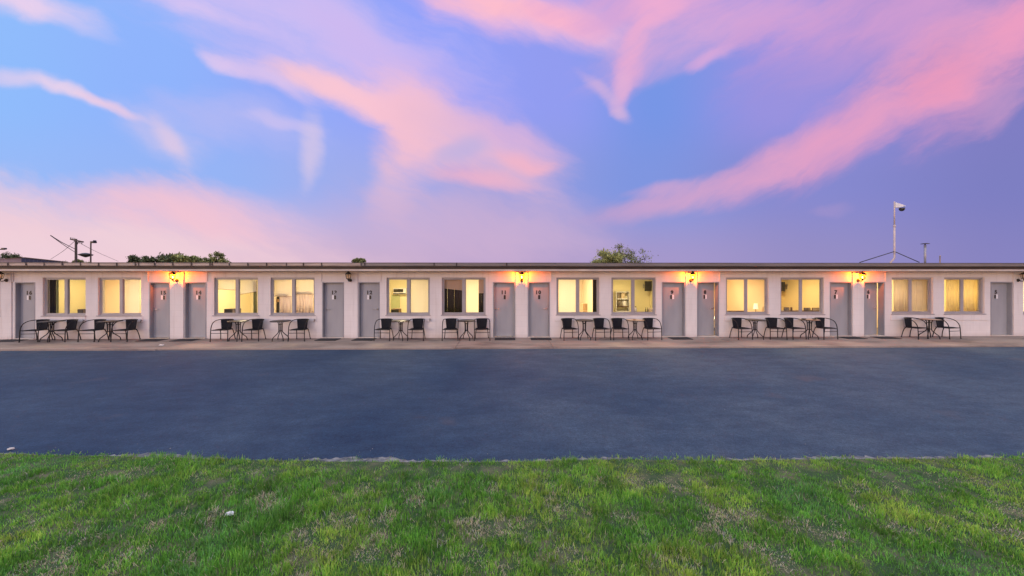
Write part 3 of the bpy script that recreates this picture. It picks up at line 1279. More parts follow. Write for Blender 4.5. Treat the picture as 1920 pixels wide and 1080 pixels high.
def wall_tv(px, py, y, w, h, label, wallx=None, rot=0.0):
    c = P(px, py, y) if wallx is None else PXX(px, py, wallx)
    e = empty('television', c, rot)
    tag(e, label, 'television')
    bm = NB()
    box(bm, -w / 2, w / 2, -.34, -.29, -h / 2, h / 2)
    obj('screen_casing', bm, M['applblack'], e, bevel=.008)
    bm = NB()
    box(bm, -w / 2 + .02, w / 2 - .02, -.346, -.341, -h / 2 + .03, h / 2 - .02)
    obj('screen', bm, M['darkplate'], e)
    bm = NB()
    tube(bm, [(0, -.29, 0), (.06, -.15, 0), (0, -.01, 0)], .018, 8)
    box(bm, -.07, .07, -.012, -.002, -.1, .1)
    obj('wall_bracket', bm, M['steel'], e)
    return e


def picture(c0, c1, y, label, mat):
    e = empty('framed_picture', ((c0.x + c1.x) / 2, y, c1.z))
    tag(e, label, 'picture')
    w, h = (c1.x - c0.x) / 2, (c0.z - c1.z)
    bm = NB()
    box(bm, -w, w, -.03, -.004, 0, h)
    obj('picture_frame', bm, M['wood'], e)
    bm = NB()
    box(bm, -w * .86, w * .86, -.034, -.0305, h * .1, h * .9)
    obj('print', bm, mat, e)
    return e


M['printbeige'] = mat_noise('beige_print', (.6, .48, .3), (.75, .62, .42), 4, .6)
M['printgrey'] = mat_noise('grey_print', (.12, .1, .08), (.4, .33, .22), 8, .6)
picture(P(1100, 528, RD), P(1110, 553.5, RD), RD, 'tall pale framed picture seen through the right sash of the seventh window', M['printbeige'])
e, w, z0, z1, dp = cabinet(1092.5, 1108, 569.5, 700, 2.6, .5, M['printbeige'], 'chest_of_drawers', 'beige chest of drawers beside the grey curtain of the seventh window', 'chest of drawers')
for s in range(3):
    bm = NB()
    hh = (z1 - z0) / 3
    box(bm, -w * .93, w * .93, -dp / 2 - .014, -dp / 2 - .001, z0 + .02 + s * hh, z0 + (s + .95) * hh)
    obj('drawer', bm, M['woodlight'], e)

# room 8: kitchen shelf, television, bottles
e = empty('kitchen_shelf', (P(1164, 0, RD).x, RD - .3, .005))
tag(e, 'pale kitchen shelf unit with three boards in the left sash of the eighth window', 'shelf unit')
w = (P(1178, 0, RD).x - P(1154, 0, RD).x) / 2
for zz in (.02, P(0, 586, RD).z, P(0, 577, RD).z, P(0, 562, RD).z, P(0, 549, RD).z):
    bm = NB()
    box(bm, -w + .03, w - .03, 0, .28, zz, zz + .03)
    obj('shelf_board', bm, M['wood'] if zz == P(0, 577, RD).z else M['white'], e)
for s in (-1, 1):
    bm = NB()
    box(bm, s * w - .014, s * w + .014, 0, .28, 0, P(0, 547, RD).z)
    obj('side_panel', bm, M['white'], e)
for k, (px, py, mm) in enumerate(((1158.5, 561, M['printgrey']), (1168.5, 561, M['printbeige']), (1163, 576, M['printgrey']), (1171, 576, M['white']))):
    bm = NB()
    c = P(px, py, RD - .2)
    zb = P(0, py + 1, RD).z + .031
    lathe(bm, [(.0, 0), (.09, 0), (.11, .06), (.10, .22), (.06, .26), (0, .26)], 14)
    tag(obj('storage_jar', bm, mm, None, (c.x, RD - .16, zb)), ['grey storage jar on the left of the upper kitchen shelf', 'beige storage jar on the right of the upper kitchen shelf', 'grey storage jar on the lower kitchen shelf', 'white storage jar on the lower kitchen shelf'][k], 'jar')
wall_tv(1207, 536, RD, .75, .45, 'television on a wall bracket seen through the eighth window', rot=R(35))
e8 = sideboard(P(1212, 0, .5).x, P(0, 588, .5).z, .55, .42, .35, 'low table carrying bottles inside the eighth window')
ztab = P(0, 588, .5).z - .006 + .005
for px, hgt, mm, lab in ((1192, .22, M['white'], 'white bottle with a black cap on the low table'), (1211, .17, M['applblack'], 'left one of two small dark bottles on the low table'), (1214.5, .17, M['applblack'], 'right one of two small dark bottles on the low table')):
    bm = NB()
    rr = .035 if hgt > .2 else .02
    lathe(bm, [(0, 0), (rr, 0), (rr, hgt * .6), (rr * .45, hgt * .78), (rr * .4, hgt * .84), (0, hgt * .84)], 14)
    bo = obj('bottle', bm, mm, None, (P(px, 0, .58).x, .58, ztab + .001))
    tag(bo, lab, 'bottle')
    bm = NB()
    lathe(bm, [(rr * .55, hgt * .842), (rr * .55, hgt), (0, hgt)], 12)
    obj('bottle_cap', bm, M['applblack'], bo)
bm = NB()
box(bm, -.09, .09, -.07, .07, 0, .15)
tag(obj('tissue_box', bm, M['printbeige'], None, (P(1221.5, 0, .58).x, .6, ztab + .001), bevel=.01), 'beige tissue box right of the two small dark bottles', 'box')

# room 9: bed with a dark headboard low in the window, pale wall lamp glow
def bed(px0, px1, py_top, y, label):
    a, b = P(px0, py_top, y), P(px1, py_top, y)
    e = empty('bed', ((a.x + b.x) / 2, y, .005))
    tag(e, label, 'bed')
    w = (b.x - a.x) / 2
    bm = NB()
    box(bm, -w, w, 0, .06, .1, a.z)
    obj('headboard', bm, M['wood'], e, bevel=.01)
    bm = NB()
    box(bm, -w * .97, w * .97, .062, 1.9, .12, .5)
    obj('mattress', bm, M['white'], e, bevel=.04)
    bm = NB()
    for s in (-1, 1):
        box(bm, s * w * .5 - w * .38, s * w * .5 + w * .38, .09, .45, .5, .62)
    obj('pillow', bm, M['white'], e, bevel=.05)
    for sx in (-w * .9, w * .9):
        for sy in (.12, 1.8):
            bm = NB()
            box(bm, sx - .03, sx + .03, sy - .03, sy + .03, 0, .119)
            obj('leg', bm, M['wood'], e)
    return e


bed(1365, 1397, 583, .45, 'bed with a low dark headboard inside the ninth window')
picture(P(118, 541, RD), P(131, 553, RD), RD, 'framed picture on the far wall of the leftmost full window', M['printbeige'])
c = P(1417, 579, .62)
e = empty('bedside_lamp', (c.x, .62, .005))
tag(e, 'small lit bedside lamp on a slim stand inside the ninth window', 'lamp')
bm = NB()
lathe(bm, [(0, 0), (.11, 0), (.11, .02), (.015, .03), (.012, c.z), (0, c.z)], 14)
obj('stand', bm, M['brass'], e)
bm = NB()
lathe(bm, [(.085, c.z - .01), (.06, c.z + .2)], 18)
for f in [f for f in bm.faces if len(f.verts) > 4]:
    bm.faces.remove(f)
obj('lamp_shade', bm, mat_emit('lit_shade', (1, .84, .55), .75), e)
curtain('curtain', P(1434.5, 0, CY).x, P(1440, 0, CY).x, .75, 2.2, CY, M['curtain_beige'], 'narrow beige curtain at the right edge of the ninth window', 'curtain', 2, .02)
# room 10
wall_tv(1474, 537, 3.0, .62, .42, 'television on a wall bracket at the upper left of the tenth window', wallx=ROOM_X[11] - .07, rot=R(-90))
for k, (p0, p1, q0, q1, mm, lab) in enumerate(((1469, 1479, 576, 583.5, M['printgrey'], 'small dark framed print at the lower left of the tenth window'), (1481.5, 1484.5, 576, 583.5, M['wood'], 'very narrow dark framed print in the left sash of the tenth window'),
                                               (1506.5, 1518.5, 577, 585, M['printgrey'], 'wide grey framed print in the right sash of the tenth window'), (1522, 1536, 577, 585.5, M['printbeige'], 'beige framed print at the lower right of the tenth window'))):
    yy = .7
    c0, c1 = P(p0, q0, yy), P(p1, q1, yy)
    picture(c0, c1, yy, lab, mm)
sb = sideboard(P(1503, 0, .7).x, P(0, 585.3, .7).z, .85, .55, .4, 'long dark side table carrying framed prints inside the tenth window')
# rooms 11, 12: closed curtains
curtain('curtain', P(1676, 0, CY).x, P(1703, 0, CY).x, .75, 2.2, CY, M['curtain_beige'], 'closed beige curtain behind the left sash of the second window from the right', 'curtain', 7, .018)
curtain('curtain', P(1709, 0, CY).x, P(1739, 0, CY).x, .75, 2.2, CY, M['curtain_beige'], 'closed beige curtain behind the right sash of the second window from the right', 'curtain', 8, .018)
curtain('curtain', P(1774, 0, CY).x, P(1803, 0, CY).x, .75, 2.2, CY, M['curtain_amber'], 'closed amber curtain behind the left sash of the rightmost full window', 'curtain', 7, .012)
curtain('curtain', P(1806, 0, CY).x, P(1836, 0, CY).x, .75, 2.2, CY, M['curtain_amber'], 'closed amber curtain behind the right sash of the rightmost full window', 'curtain', 7, .012)
curtain('curtain', P(-70, 0, CY).x, P(0, 0, CY).x, .75, 2.2, CY, M['blind_tan'], 'tan curtain behind the window cut by the left edge', 'curtain', 12, .02)

# ------------------------------------------------------------------ wall lamps
def glow_mat(name, c, s):
    return mat_emit(name, c, s)


M['bulb'] = glow_mat('lit_bulb', (1, .5, .1), 22)
M['bulboff'] = mat_noise('dead_bulb', (.5, .48, .45), (.6, .58, .55), 9, .3)


def wall_lamp(on):
    e = empty('wall_lamp', (0, 0, 0))
    # origin on the wall face, at the plate centre; the lantern stands out towards the car park
    bm = NB()
    lathe(bm, [(.0, 0), (.055, 0), (.06, .012), (.045, .03), (.02, .035), (0, .036)], 18, M=Matrix.Rotation(R(90), 4, 'X'))
    obj('wall_plate', bm, M['lampmetal'], e)
    bm = NB()
    tube(bm, catmull([(0, -.03, 0), (0, -.09, -.03), (0, -.15, -.025), (0, -.17, .02)]), .013, 8)
    obj('arm', bm, M['lampmetal'], e)
    c = (0, -.17, 0)
    bm = NB()
    lathe(bm, [(.0, .0), (.03, .002), (.035, .015), (.02, .03), (.06, .045), (.075, .06), (.07, .066), (0, .066)], 18, c)
    obj('lantern_base', bm, M['lampmetal'], e)
    bm = NB()
    lathe(bm, [(.066, .067), (.088, .13), (.094, .21)], 18, c)
    # open cylinder: drop the caps
    for f in [f for f in bm.faces if len(f.verts) > 4]:
        bm.faces.remove(f)
    obj('glass_shade', bm, M['lampglass'], e)
    bm = NB()
    for k in range(6):
        a = k * math.pi / 3
        tube(bm, [(c[0] + .07 * math.cos(a), c[1] + .07 * math.sin(a), .064), (c[0] + .097 * math.cos(a), c[1] + .097 * math.sin(a), .212)], .005, 6)
    obj('cage_bars', bm, M['lampmetal'], e)
    bm = NB()
    lathe(bm, [(.105, .214), (.108, .22), (.08, .255), (.045, .285), (.02, .295), (.018, .315), (.022, .325), (.0, .34)], 18, c)
    obj('lantern_cap', bm, M['lampmetal'], e)
    bm = NB()
    lathe(bm, [(0, .068), (.014, .07), (.014, .09), (.024, .105), (.025, .12), (.016, .136), (0, .141)], 14, c)
    obj('bulb', bm, M['bulb'] if on else M['bulboff'], e)
    return e


LAMPS = [(12.2, 0, 'unlit black carriage lamp at the left edge of the facade'), (332, 1, 'lit black carriage lamp between doors 15 and 14'), (657, 0, 'unlit black carriage lamp between doors 13 and 12'), (978, 1, 'lit black carriage lamp between doors 11 and 10'), (1294.5, 1, 'lit black carriage lamp between doors 9 and 8'), (1608.5, 1, 'lit black carriage lamp between doors 7 and 6'), (1908.5, 0, 'unlit black carriage lamp at the right edge of the facade')]
LX = [12.2, 332, 657, 978, 1294.5, 1608.5, 1908.5]
proto = {}
for px, on, lab in LAMPS:
    e = copy_tree(proto[on]) if on in proto else wall_lamp(on)
    proto.setdefault(on, e)
    p = P(px, 525.5, -.03)
    e.location = (p.x, -.031, p.z)
    tag(e, lab, 'wall lamp', 'carriage lamps along the facade')
    if on:
        ld = bpy.data.lights.new('lamp_glow', 'POINT')
        ld.energy = 84
        ld.color = (1, .17, .004)
        ld.shadow_soft_size = .018
        lo = bpy.data.objects.new('lamp_glow', ld)
        COL.objects.link(lo)
        lo.location = (p.x, -.031 - .17 - .0, p.z + .168)
        lo.parent = None

# ------------------------------------------------------------------ chairs and tables
def make_chair():
    e = empty('patio_chair', (0, 0, 0))
    r = .0135
    H, S = .705, .385
    # arm loop: one bent tube from the left front foot round the back to the right front foot
    L = [(-.27, -.235, 0), (-.265, -.225, .25), (-.265, -.205, .46), (-.265, -.13, .60), (-.262, -.02, .665), (-.25, .09, .69), (-.20, .18, .70), (-.10, .222, H), (0, .232, H)]
    Rr = [(-x, y, z) for x, y, z in reversed(L[:-1])]
    bm = NB()
    tube(bm, catmull(L + Rr, 4), r, 8)
    obj('arm_frame', bm, M['black'], e)
    for s in (-1, 1):
        bm = NB()
        tube(bm, catmull([(s * .225, -.20, S - .005), (s * .215, .06, S - .01), (s * .20, .15, S - .03), (s * .215, .205, .2), (s * .235, .235, 0)], 4), r, 8)
        obj('leg', bm, M['black'], e)
        bm = NB()
        lathe(bm, [(.0, 0), (.018, 0), (.018, .025), (.0, .026)], 10, (s * .27, -.235, 0))
        lathe(bm, [(.0, 0), (.018, 0), (.018, .025), (.0, .026)], 10, (s * .235, .235, 0))
        obj('foot_cap', bm, M['black'], e)
    bm = NB()
    tube(bm, [(-.265, -.222, .275), (.265, -.222, .275)], .009, 8)
    obj('stretcher', bm, M['black'], e)
    bm = NB()
    tube(bm, [(-.265, -.21, S), (.265, -.21, S)], .011, 8)
    obj('seat_rail', bm, M['black'], e)
    # woven seat: a slightly dished rounded panel
    bm = NB()
    n = 12
    g = []
    for i in range(n + 1):
        row = []
        for j in range(n + 1):
            u, v = i / n * 2 - 1, j / n * 2 - 1
            w = .225 - .03 * max(0, v)
            row.append(bm.verts.new((u * w * (1 - .06 * max(0, v) ** 2), v * .2 - .01, S - .012 * (1 - u * u) * (1 - v * v))))
        g.append(row)
    for i in range(n):
        for j in range(n):
            f = bm.faces.new((g[i][j], g[i + 1][j], g[i + 1][j + 1], g[i][j + 1]))
            f.smooth = True
    o = obj('seat', bm, M['woven'], e)
    md = o.modifiers.new('thick', 'SOLIDIFY')
    md.thickness = .018
    # woven back, wrapped round the arm tube
    bm = NB()
    g = []
    for i in range(n + 1):
        row = []
        for j in range(n + 1):
            u, v = i / n * 2 - 1, j / n
            w = .155 + .035 * v
            y = .175 + .05 * v - .055 * u * u * (.5 + .5 * v)
            z = S - .005 + (H + .012 - S + .005) * v - .012 * u * u * v
            row.append(bm.verts.new((u * w, y, z)))
        g.append(row)
    for i in range(n):
        for j in range(n):
            f = bm.faces.new((g[i][j], g[i + 1][j], g[i + 1][j + 1], g[i][j + 1]))
            f.smooth = True
    o = obj('backrest', bm, M['woven'], e)
    md = o.modifiers.new('thick', 'SOLIDIFY')
    md.thickness = .022
    md.offset = 0
    return e


def make_table():
    e = empty('patio_table', (0, 0, 0))
    H = .68
    bm = NB()
    lathe(bm, [(0, H - .016), (.29, H - .016), (.30, H - .008), (.29, H), (0, H)], 32)
    obj('tabletop', bm, M['tabletop'], e)
    bm = NB()
    tube(bm, [(.305 * math.cos(a), .305 * math.sin(a), H - .008) for a in np.linspace(0, 2 * math.pi, 33)[:-1]], .011, 8, closed=True)
    obj('rim', bm, M['black'], e)
    for k in range(4):
        a = k * math.pi / 2 + math.pi / 4
        c, s = math.cos(a), math.sin(a)
        bm = NB()
        tube(bm, catmull([(c * .10, s * .10, H - .02), (c * .062, s * .062, .58), (c * .055, s * .055, .36), (c * .075, s * .075, .275), (c * .16, s * .16, .18), (c * .235, s * .235, .10), (c * .255, s * .255, 0)], 4), .0135, 8)
        obj('leg', bm, M['black'], e)
    for z in (.56, .33):
        bm = NB()
        tube(bm, [(.058 * math.cos(a), .058 * math.sin(a), z) for a in np.linspace(0, 2 * math.pi, 17)[:-1]], .009, 6, closed=True)
        obj('brace_ring', bm, M['black'], e)
    return e


M['tabletop'] = mat_noise('smoked_glass_top', (.03, .03, .033), (.05, .05, .055), 4, .4)
M['tabletop_tan'] = mat_noise('tan_table_top', (.42, .28, .19), (.52, .36, .25), 3, .35, stretch=(6, 1, 1))

CH = [(53.5, 84), (107, 139.5), (161.5, 191), (223, 250), (410.5, 427.5), (469, 485), (555.5, 569), (716, 725.5), (779, 784.5), (844, 846), (904, 903.5), (1071.5, 1062), (1131, 1122), (1165, 1156), (1228, 1213.5), (1398, 1379), (1460, 1445), (1499.5, 1476), (1558, 1534), (1732, 1697.5), (1791.5, 1757)]
TB_PX = [96, 206, 446.6, 526, 751.5, 874.5, 1095.5, 1190.7, 1416, 1517.5, 1742]
TORD = ['leftmost', 'second from left', 'third from left', 'fourth from left', 'fifth from left', 'middle', 'fifth from right', 'fourth from right', 'third from right', 'second from right', 'rightmost']
TDESC = ['beside door 16', 'by the brown wardrobe window', 'by the microwave window', 'by the half blind window', 'by the air conditioner window', 'by the slatted curtain window', 'right of door 10', 'by the kitchen shelves window', 'by the low bed window', 'by the framed prints window', 'by the beige curtain window']
side_of = {0: (0, 'left'), 1: (0, 'right'), 2: (1, 'left'), 3: (1, 'right'), 4: (2, 'left'), 5: (2, 'right'), 6: (3, 'right'), 7: (4, 'left'), 8: (4, 'right'), 9: (5, 'left'), 10: (5, 'right'), 11: (6, 'left'), 12: (6, 'right'), 13: (7, 'left'), 14: (7, 'right'), 15: (8, 'left'), 16: (8, 'right'), 17: (9, 'left'), 18: (9, 'right'), 19: (10, 'left'), 20: (10, 'right')}
YR, YF = -.13, -.60
c0 = make_chair()
for i, (fp, rp) in enumerate(CH):
    e = c0 if i == 0 else copy_tree(c0)
    xr, xf = wx(rp, YR), wx(fp, YF)
    dx = max(-.16, min(.16, (xf - xr)))
    rz = math.atan2(dx, .47)
    e.location = ((xr + xf) / 2, (YR + YF) / 2, 0.001)
    e.rotation_euler = (0, 0, rz)
    ti, sd = side_of[i]
    tag(e, 'black tubular chair on the %s of the table %s' % (sd, TDESC[ti]), 'chair', 'black patio chairs along the facade')
t0 = make_table()
t_protos = {}
for i, px in enumerate(TB_PX):
    e = t0 if i == 0 else copy_tree(t0)
    yy = -.42
    e.location = (wx(px, yy), yy, .001)
    e.rotation_euler = (0, 0, random.uniform(-.3, .3))
    tan = i in (7, 9, 10)
    tag(e, '%s round patio table %s' % ('tan topped' if tan else 'dark topped', TDESC[i]), 'table', 'round patio tables along the facade')
    if tan:
        for ch in e.children:
            if ch.name.startswith('tabletop'):
                ch.data = ch.data.copy()
                ch.data.materials[0] = M['tabletop_tan']
                ch['label'] = 'tan tabletop'


def ashtray(px, ti, dx, dy, lab, mat):
    bm = NB()
    lathe(bm, [(0, 0), (.055, 0), (.07, .03), (.075, .032), (.06, .012), (0, .01)], 18)
    tx = wx(TB_PX[ti], -.42)
    tag(obj('ashtray', bm, mat, None, (tx + dx, -.42 + dy, .6825)), lab, 'ashtray')


ashtray(0, 7, -.06, -.1, 'tan ashtray on the table below the kitchen shelves window', M['woodlight'])
ashtray(0, 9, -.20, .0, 'dark ashtray on the left of the table below the framed prints', M['applblack'])
ashtray(0, 9, .17, -.02, 'dark ashtray on the right of the table below the framed prints', M['applblack'])

# door mats
MATS = [(0, -.12, 'door 16'), (1, .02, 'door 15'), (2, -.08, 'door 14'), (3, -.03, 'door 13'), (4, -.05, 'door 12'), (5, .03, 'door 11'), (6, .04, 'door 10'), (7, .1, 'door 9'), (9, .12, 'door 7'), (10, .1, 'door 6')]
for di, dx, nm in MATS:
    a, b_ = DOORS[di]
    cx = (wx(a) + wx(b_)) / 2 + dx
    bm = NB()
    box(bm, -.36, .36, -.22, .22, 0, .014)
    o = obj('door_mat', bm, M['mat'], None, (cx, -.31, .0015), bevel=.006)
    o.rotation_euler = (0, 0, random.uniform(-.04, .04))
    tag(o, 'thin dark door mat lying in front of ' + nm, 'door mat', 'dark mats in front of the doors')

# litter
def scrap(loc, s, lab, seed, mat='white'):
    bm = NB()
    bmesh.ops.create_icosphere(bm, subdivisions=3, radius=1)
    for v in bm.verts:
        n = mnoise.noise(v.co * 1.7 + Vector((seed, 0, 0))) * .5 + mnoise.noise(v.co * 4 + Vector((0, seed, 0))) * .3
        v.co = Vector((v.co.x * s[0], v.co.y * s[1], v.co.z * s[2])) * (1 + n)
    z = min(v.co.z for v in bm.verts)
    for v in bm.verts:
        v.co.z -= z
    tag(obj('paper_scrap', bm, M[mat], None, loc), lab, 'paper scrap', 'white paper scraps')


g = G(430, 966, Z_LOT + .04)
scrap((g.x, g.y, Z_LOT + .03), (.036, .022, .02), 'crumpled white paper scrap lying in the grass', 1)
g = G(303, 648.5, 0)
scrap((g.x, g.y, .001), (.07, .05, .02), 'white paper scrap on the pavement below door 15', 2)
g = G(20, 843, Z_LOT)
scrap((g.x, g.y, Z_LOT + .001), (.04, .025, .01), 'pale paper scrap at the left end of the lawn edge', 3, 'trim')
# scattered grit on the asphalt, uncountable
bm = NB()
for _ in range(260):
    x = random.uniform(-14, 14)
    y = random.uniform(-8.6, -2.2) if random.random() < .35 else float(edge_y(x)) + abs(random.gauss(0, .22))
    s = random.uniform(.003, .009)
    vs = [bm.verts.new((x + s * random.uniform(.6, 1.5) * math.cos(a), y + s * random.uniform(.6, 1.3) * math.sin(a), Z_LOT + random.uniform(.0, .004))) for a in (0, 1.3, 2.5, 3.9, 5.1)]
    t = bm.verts.new((x, y, Z_LOT + s * .9))
    for k in range(5):
        bm.faces.new((vs[k], vs[(k + 1) % 5], t))
M['grit'] = mat_noise('pale_grit', (.08, .08, .08), (.3, .28, .25), 3, .9)
tag(obj('loose_grit', bm, M['grit']), 'pale loose grit and leaf crumbs scattered over the asphalt', 'grit', kind='stuff')

# ------------------------------------------------------------------ roof top things
M['pinkpole'] = mat_noise('weathered_pole', (.45, .36, .32), (.6, .48, .42), 6, .5, stretch=(1, 1, .4))
YM = 2.2
base = P(1677, 490, YM)
top = P(1677.3, 377, YM)
zroof = GZ1 - .06
e = empty('camera_mast', (base.x, YM, zroof))
tag(e, 'tall thin mast with a white camera arm standing on the roof', 'camera mast')
H = top.z - zroof
bend = P(1677, 484, YM).z - zroof
bm = NB()
foot = P(1669, 492, YM)
tube(bm, [(foot.x - base.x, 0, 0), (foot.x - base.x + .02, 0, max(.05, foot.z - zroof)), (0, 0, bend), (0, 0, bend + .3), (.0, 0, H * .62)], .034, 10)
tube(bm, [(0, 0, H * .62), (0, 0, H - .02)], .027, 10, .024)
lathe(bm, [(.034, H * .6), (.042, H * .61), (.042, H * .63), (.03, H * .64)], 12)
obj('pole', bm, M['pinkpole'], e)
M['guy'] = mat_noise('guy_rod', (.02, .02, .025), (.03, .03, .035), 6, .5)
ring = P(1677, 471.5, YM).z - zroof
for px in (1612, 1724):
    q = P(px, 492, YM - .5)
    bm = NB()
    tube(bm, [(0, 0, ring), (q.x - base.x, -.5, max(.0, q.z - zroof))], .018, 6)
    obj('guy_rod', bm, M['guy'], e)
bm = NB()
z1 = H - .12
vs = []
for x, hw, za, zb in ((.02, .05, z1 - .17, z1 + .06), (.22, .055, z1 - .16, z1 - .01), (.36, .05, z1 - .12, z1 - .05), (.46, .03, z1 - .115, z1 - .075)):
    vs.append([bm.verts.new((x, y, z)) for y, z in ((-hw, za), (hw, za), (hw, zb), (-hw, zb))])
for i in range(3):
    for k in range(4):
        bm.faces.new((vs[i][k], vs[i][(k + 1) % 4], vs[i + 1][(k + 1) % 4], vs[i + 1][k]))
bm.faces.new(vs[0])
bm.faces.new(vs[-1])
obj('camera_arm', bm, M['white'], e, bevel=.01)
bm = NB()
lathe(bm, [(0, -.15), (.06, -.13), (.095, -.07), (.10, 0), (.0, .01)], 16, (.33, 0, z1 - .17))
obj('camera_dome', bm, M['applblack'], e)

M['galv'] = mat_noise('galvanised_flue', (.28, .27, .28), (.4, .38, .38), 8, .45, metallic=.4)
b0 = P(1734.5, 492, 1.6)
t0_ = P(1734.5, 457, 1.6)
e = empty('flue_pipe', (b0.x, 1.6, zroof))
tag(e, 'grey flue pipe with a flat rain cap on the roof', 'flue pipe')
H = t0_.z - zroof
bm = NB()
lathe(bm, [(.032, 0), (.04, H - .06), (.0, H - .055)], 14)
obj('pipe', bm, M['galv'], e)
bm = NB()
tube(bm, [(0, 0, H - .06), (0, 0, H)], .02, 8)
lathe(bm, [(0, H - .01), (.13, H - .012), (.14, H), (.06, H + .02), (0, H + .025)], 18)
obj('rain_cap', bm, M['bracket'], e)
b0 = P(1762.5, 492, 1.6)
bm = NB()
hh = P(1762.5, 480, 1.6).z - zroof
lathe(bm, [(.02, 0), (.02, hh), (.027, hh), (.027, hh + .02), (.018, hh + .02), (.018, hh - .02), (0, hh - .02)], 12)
tag(obj('vent_stub', bm, M['pinkpole'], None, (b0.x, 1.6, zroof)), 'short thin vent stub right of the flue pipe on the roof', 'vent pipe')

# ------------------------------------------------------------------ beyond the roof
M['bark'] = mat_noise('bark', (.035, .025, .018), (.07, .05, .035), 9, .9, bump=.5, bscale=30)
M['polewood'] = mat_noise('pole_wood', (.05, .035, .03), (.09, .065, .05), 9, .85, stretch=(1, 1, .2))


def leaf_mat(name, c1, c2):
    m, nt, b = new_mat(name)
    N, L = nt.nodes, nt.links
    at = N.new('ShaderNodeAttribute')
    at.attribute_name = 'leaf_tone'
    r = N.new('ShaderNodeValToRGB')
    r.color_ramp.elements[0].color = col4(c1)
    r.color_ramp.elements[1].color = col4(c2)
    L.new(at.outputs['Fac'], r.inputs[0])
    L.new(r.outputs[0], b.inputs['Base Color'])
    b.inputs['Roughness'].default_value = .6
    b.inputs['Specular IOR Level'].default_value = .2
    return m


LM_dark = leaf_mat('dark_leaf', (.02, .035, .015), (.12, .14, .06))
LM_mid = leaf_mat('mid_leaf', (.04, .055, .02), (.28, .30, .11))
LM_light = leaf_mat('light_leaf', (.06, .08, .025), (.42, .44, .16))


def leaf_mesh(name, pts, size, mat, parent, seed=0, up=.3):
    rng = random.Random(seed)
    n = len(pts)
    V = np.zeros((n * 4, 3), np.float32)
    T = np.zeros(n * 4, np.float32)
    for i, (p, tone) in enumerate(pts):
        d = Vector((rng.gauss(0, 1), rng.gauss(0, 1), rng.gauss(up, 1))).normalized()
        q = d.orthogonal().normalized()
        q = Matrix.Rotation(rng.uniform(0, 6.28), 3, d) @ q
        s = size * rng.uniform(.6, 1.4)
        a, b = d * s, q * s * .38
        V[i * 4:i * 4 + 4] = [tuple(p - a * .5), tuple(p + b * .5), tuple(p + a * .5), tuple(p - b * .5)]
        T[i * 4:i * 4 + 4] = min(1, max(0, tone + rng.gauss(0, .3)))
    me = bpy.data.meshes.new(name)
    me.vertices.add(n * 4)
    me.vertices.foreach_set('co', V.ravel())
    me.loops.add(n * 4)
    me.loops.foreach_set('vertex_index', np.arange(n * 4, dtype=np.int32))
    me.polygons.add(n)
    me.polygons.foreach_set('loop_start', np.arange(n, dtype=np.int32) * 4)
    me.update(calc_edges=True)
    at = me.attributes.new('leaf_tone', 'FLOAT', 'POINT')
    at.data.foreach_set('value', T)
    me.materials.append(mat)
    o = bpy.data.objects.new(name, me)
    COL.objects.link(o)
    o.parent = parent
    return o


def tree(name, px, py_top, Y, w_px, label, mat, dens=1.0, leaf=.22, open_=0.0, seed=1, crown_h=None, cat='tree', group=None):
    """trunk, limbs and twigs grown outwards; leaves hang in clusters round the twigs"""
    rng = random.Random(seed)
    top = P(px, py_top, Y)
    wid = abs(P(px + w_px / 2, py_top, Y).x - P(px - w_px / 2, py_top, Y).x)
    H = top.z + .2
    e = empty(name, (top.x, Y, -.2))
    tag(e, label, cat, group)
    ch = crown_h or min(H * .75, wid * 1.1)
    zc = H - ch * .5
    bm = NB()
    ends = []
    tr = max(.06, H * .02)
    tube(bm, catmull([(0, 0, 0), (rng.uniform(-.1, .1), 0, (H - ch) * .5), (rng.uniform(-.15, .15), rng.uniform(-.1, .1), H - ch * .8)], 4), tr, 8, tr * .7)
    fork = Vector((0, 0, H - ch * .8))
    nl = 8 if open_ else 9
    for i in range(nl):
        a = 6.283 * (i + rng.uniform(-.3, .3)) / nl
        el = rng.uniform(-.1, 1.0)
        tgt = Vector((math.cos(a) * wid * .42 * math.cos(el), math.sin(a) * wid * .42 * math.cos(el), zc + math.sin(el) * ch * .42 + rng.uniform(-.1, .1) * ch))
        mid = fork.lerp(tgt, .5) + Vector((rng.gauss(0, .07), rng.gauss(0, .07), .08 * ch)) * 1
        tube(bm, catmull([fork, mid, tgt], 4), tr * .5, 6, tr * .12)
        ends.append(tgt)
        for j in range(4):
            s = fork.lerp(tgt, rng.uniform(.45, .95))
            q = s + Vector((rng.gauss(0, 1), rng.gauss(0, 1), rng.gauss(.5, .8))) * wid * .13
            if q.z > H - .1 * ch:
                q.z = H - .1 * ch - rng.random() * .1 * ch
            tube(bm, [s, s.lerp(q, .5) + Vector((rng.gauss(0, .03), 0, .03)), q], tr * .2, 5, tr * .07)
            ends.append(q)
    obj('trunk', bm, M['bark'], e)
    pts = []
    for c in ends:
        rad = wid * rng.uniform(.07, .15) * (1 - .45 * open_)
        k = int(60 * dens * rng.uniform(.6, 1.3))
        tone0 = rng.uniform(.25, .75)
        for _ in range(k):
            d = Vector((rng.gauss(0, 1), rng.gauss(0, 1), rng.gauss(0, .8))) * rad * .6
            p = c + d
            if p.z > H + .05 * ch:
                continue
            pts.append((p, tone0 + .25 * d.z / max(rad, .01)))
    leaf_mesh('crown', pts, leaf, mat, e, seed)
    return e


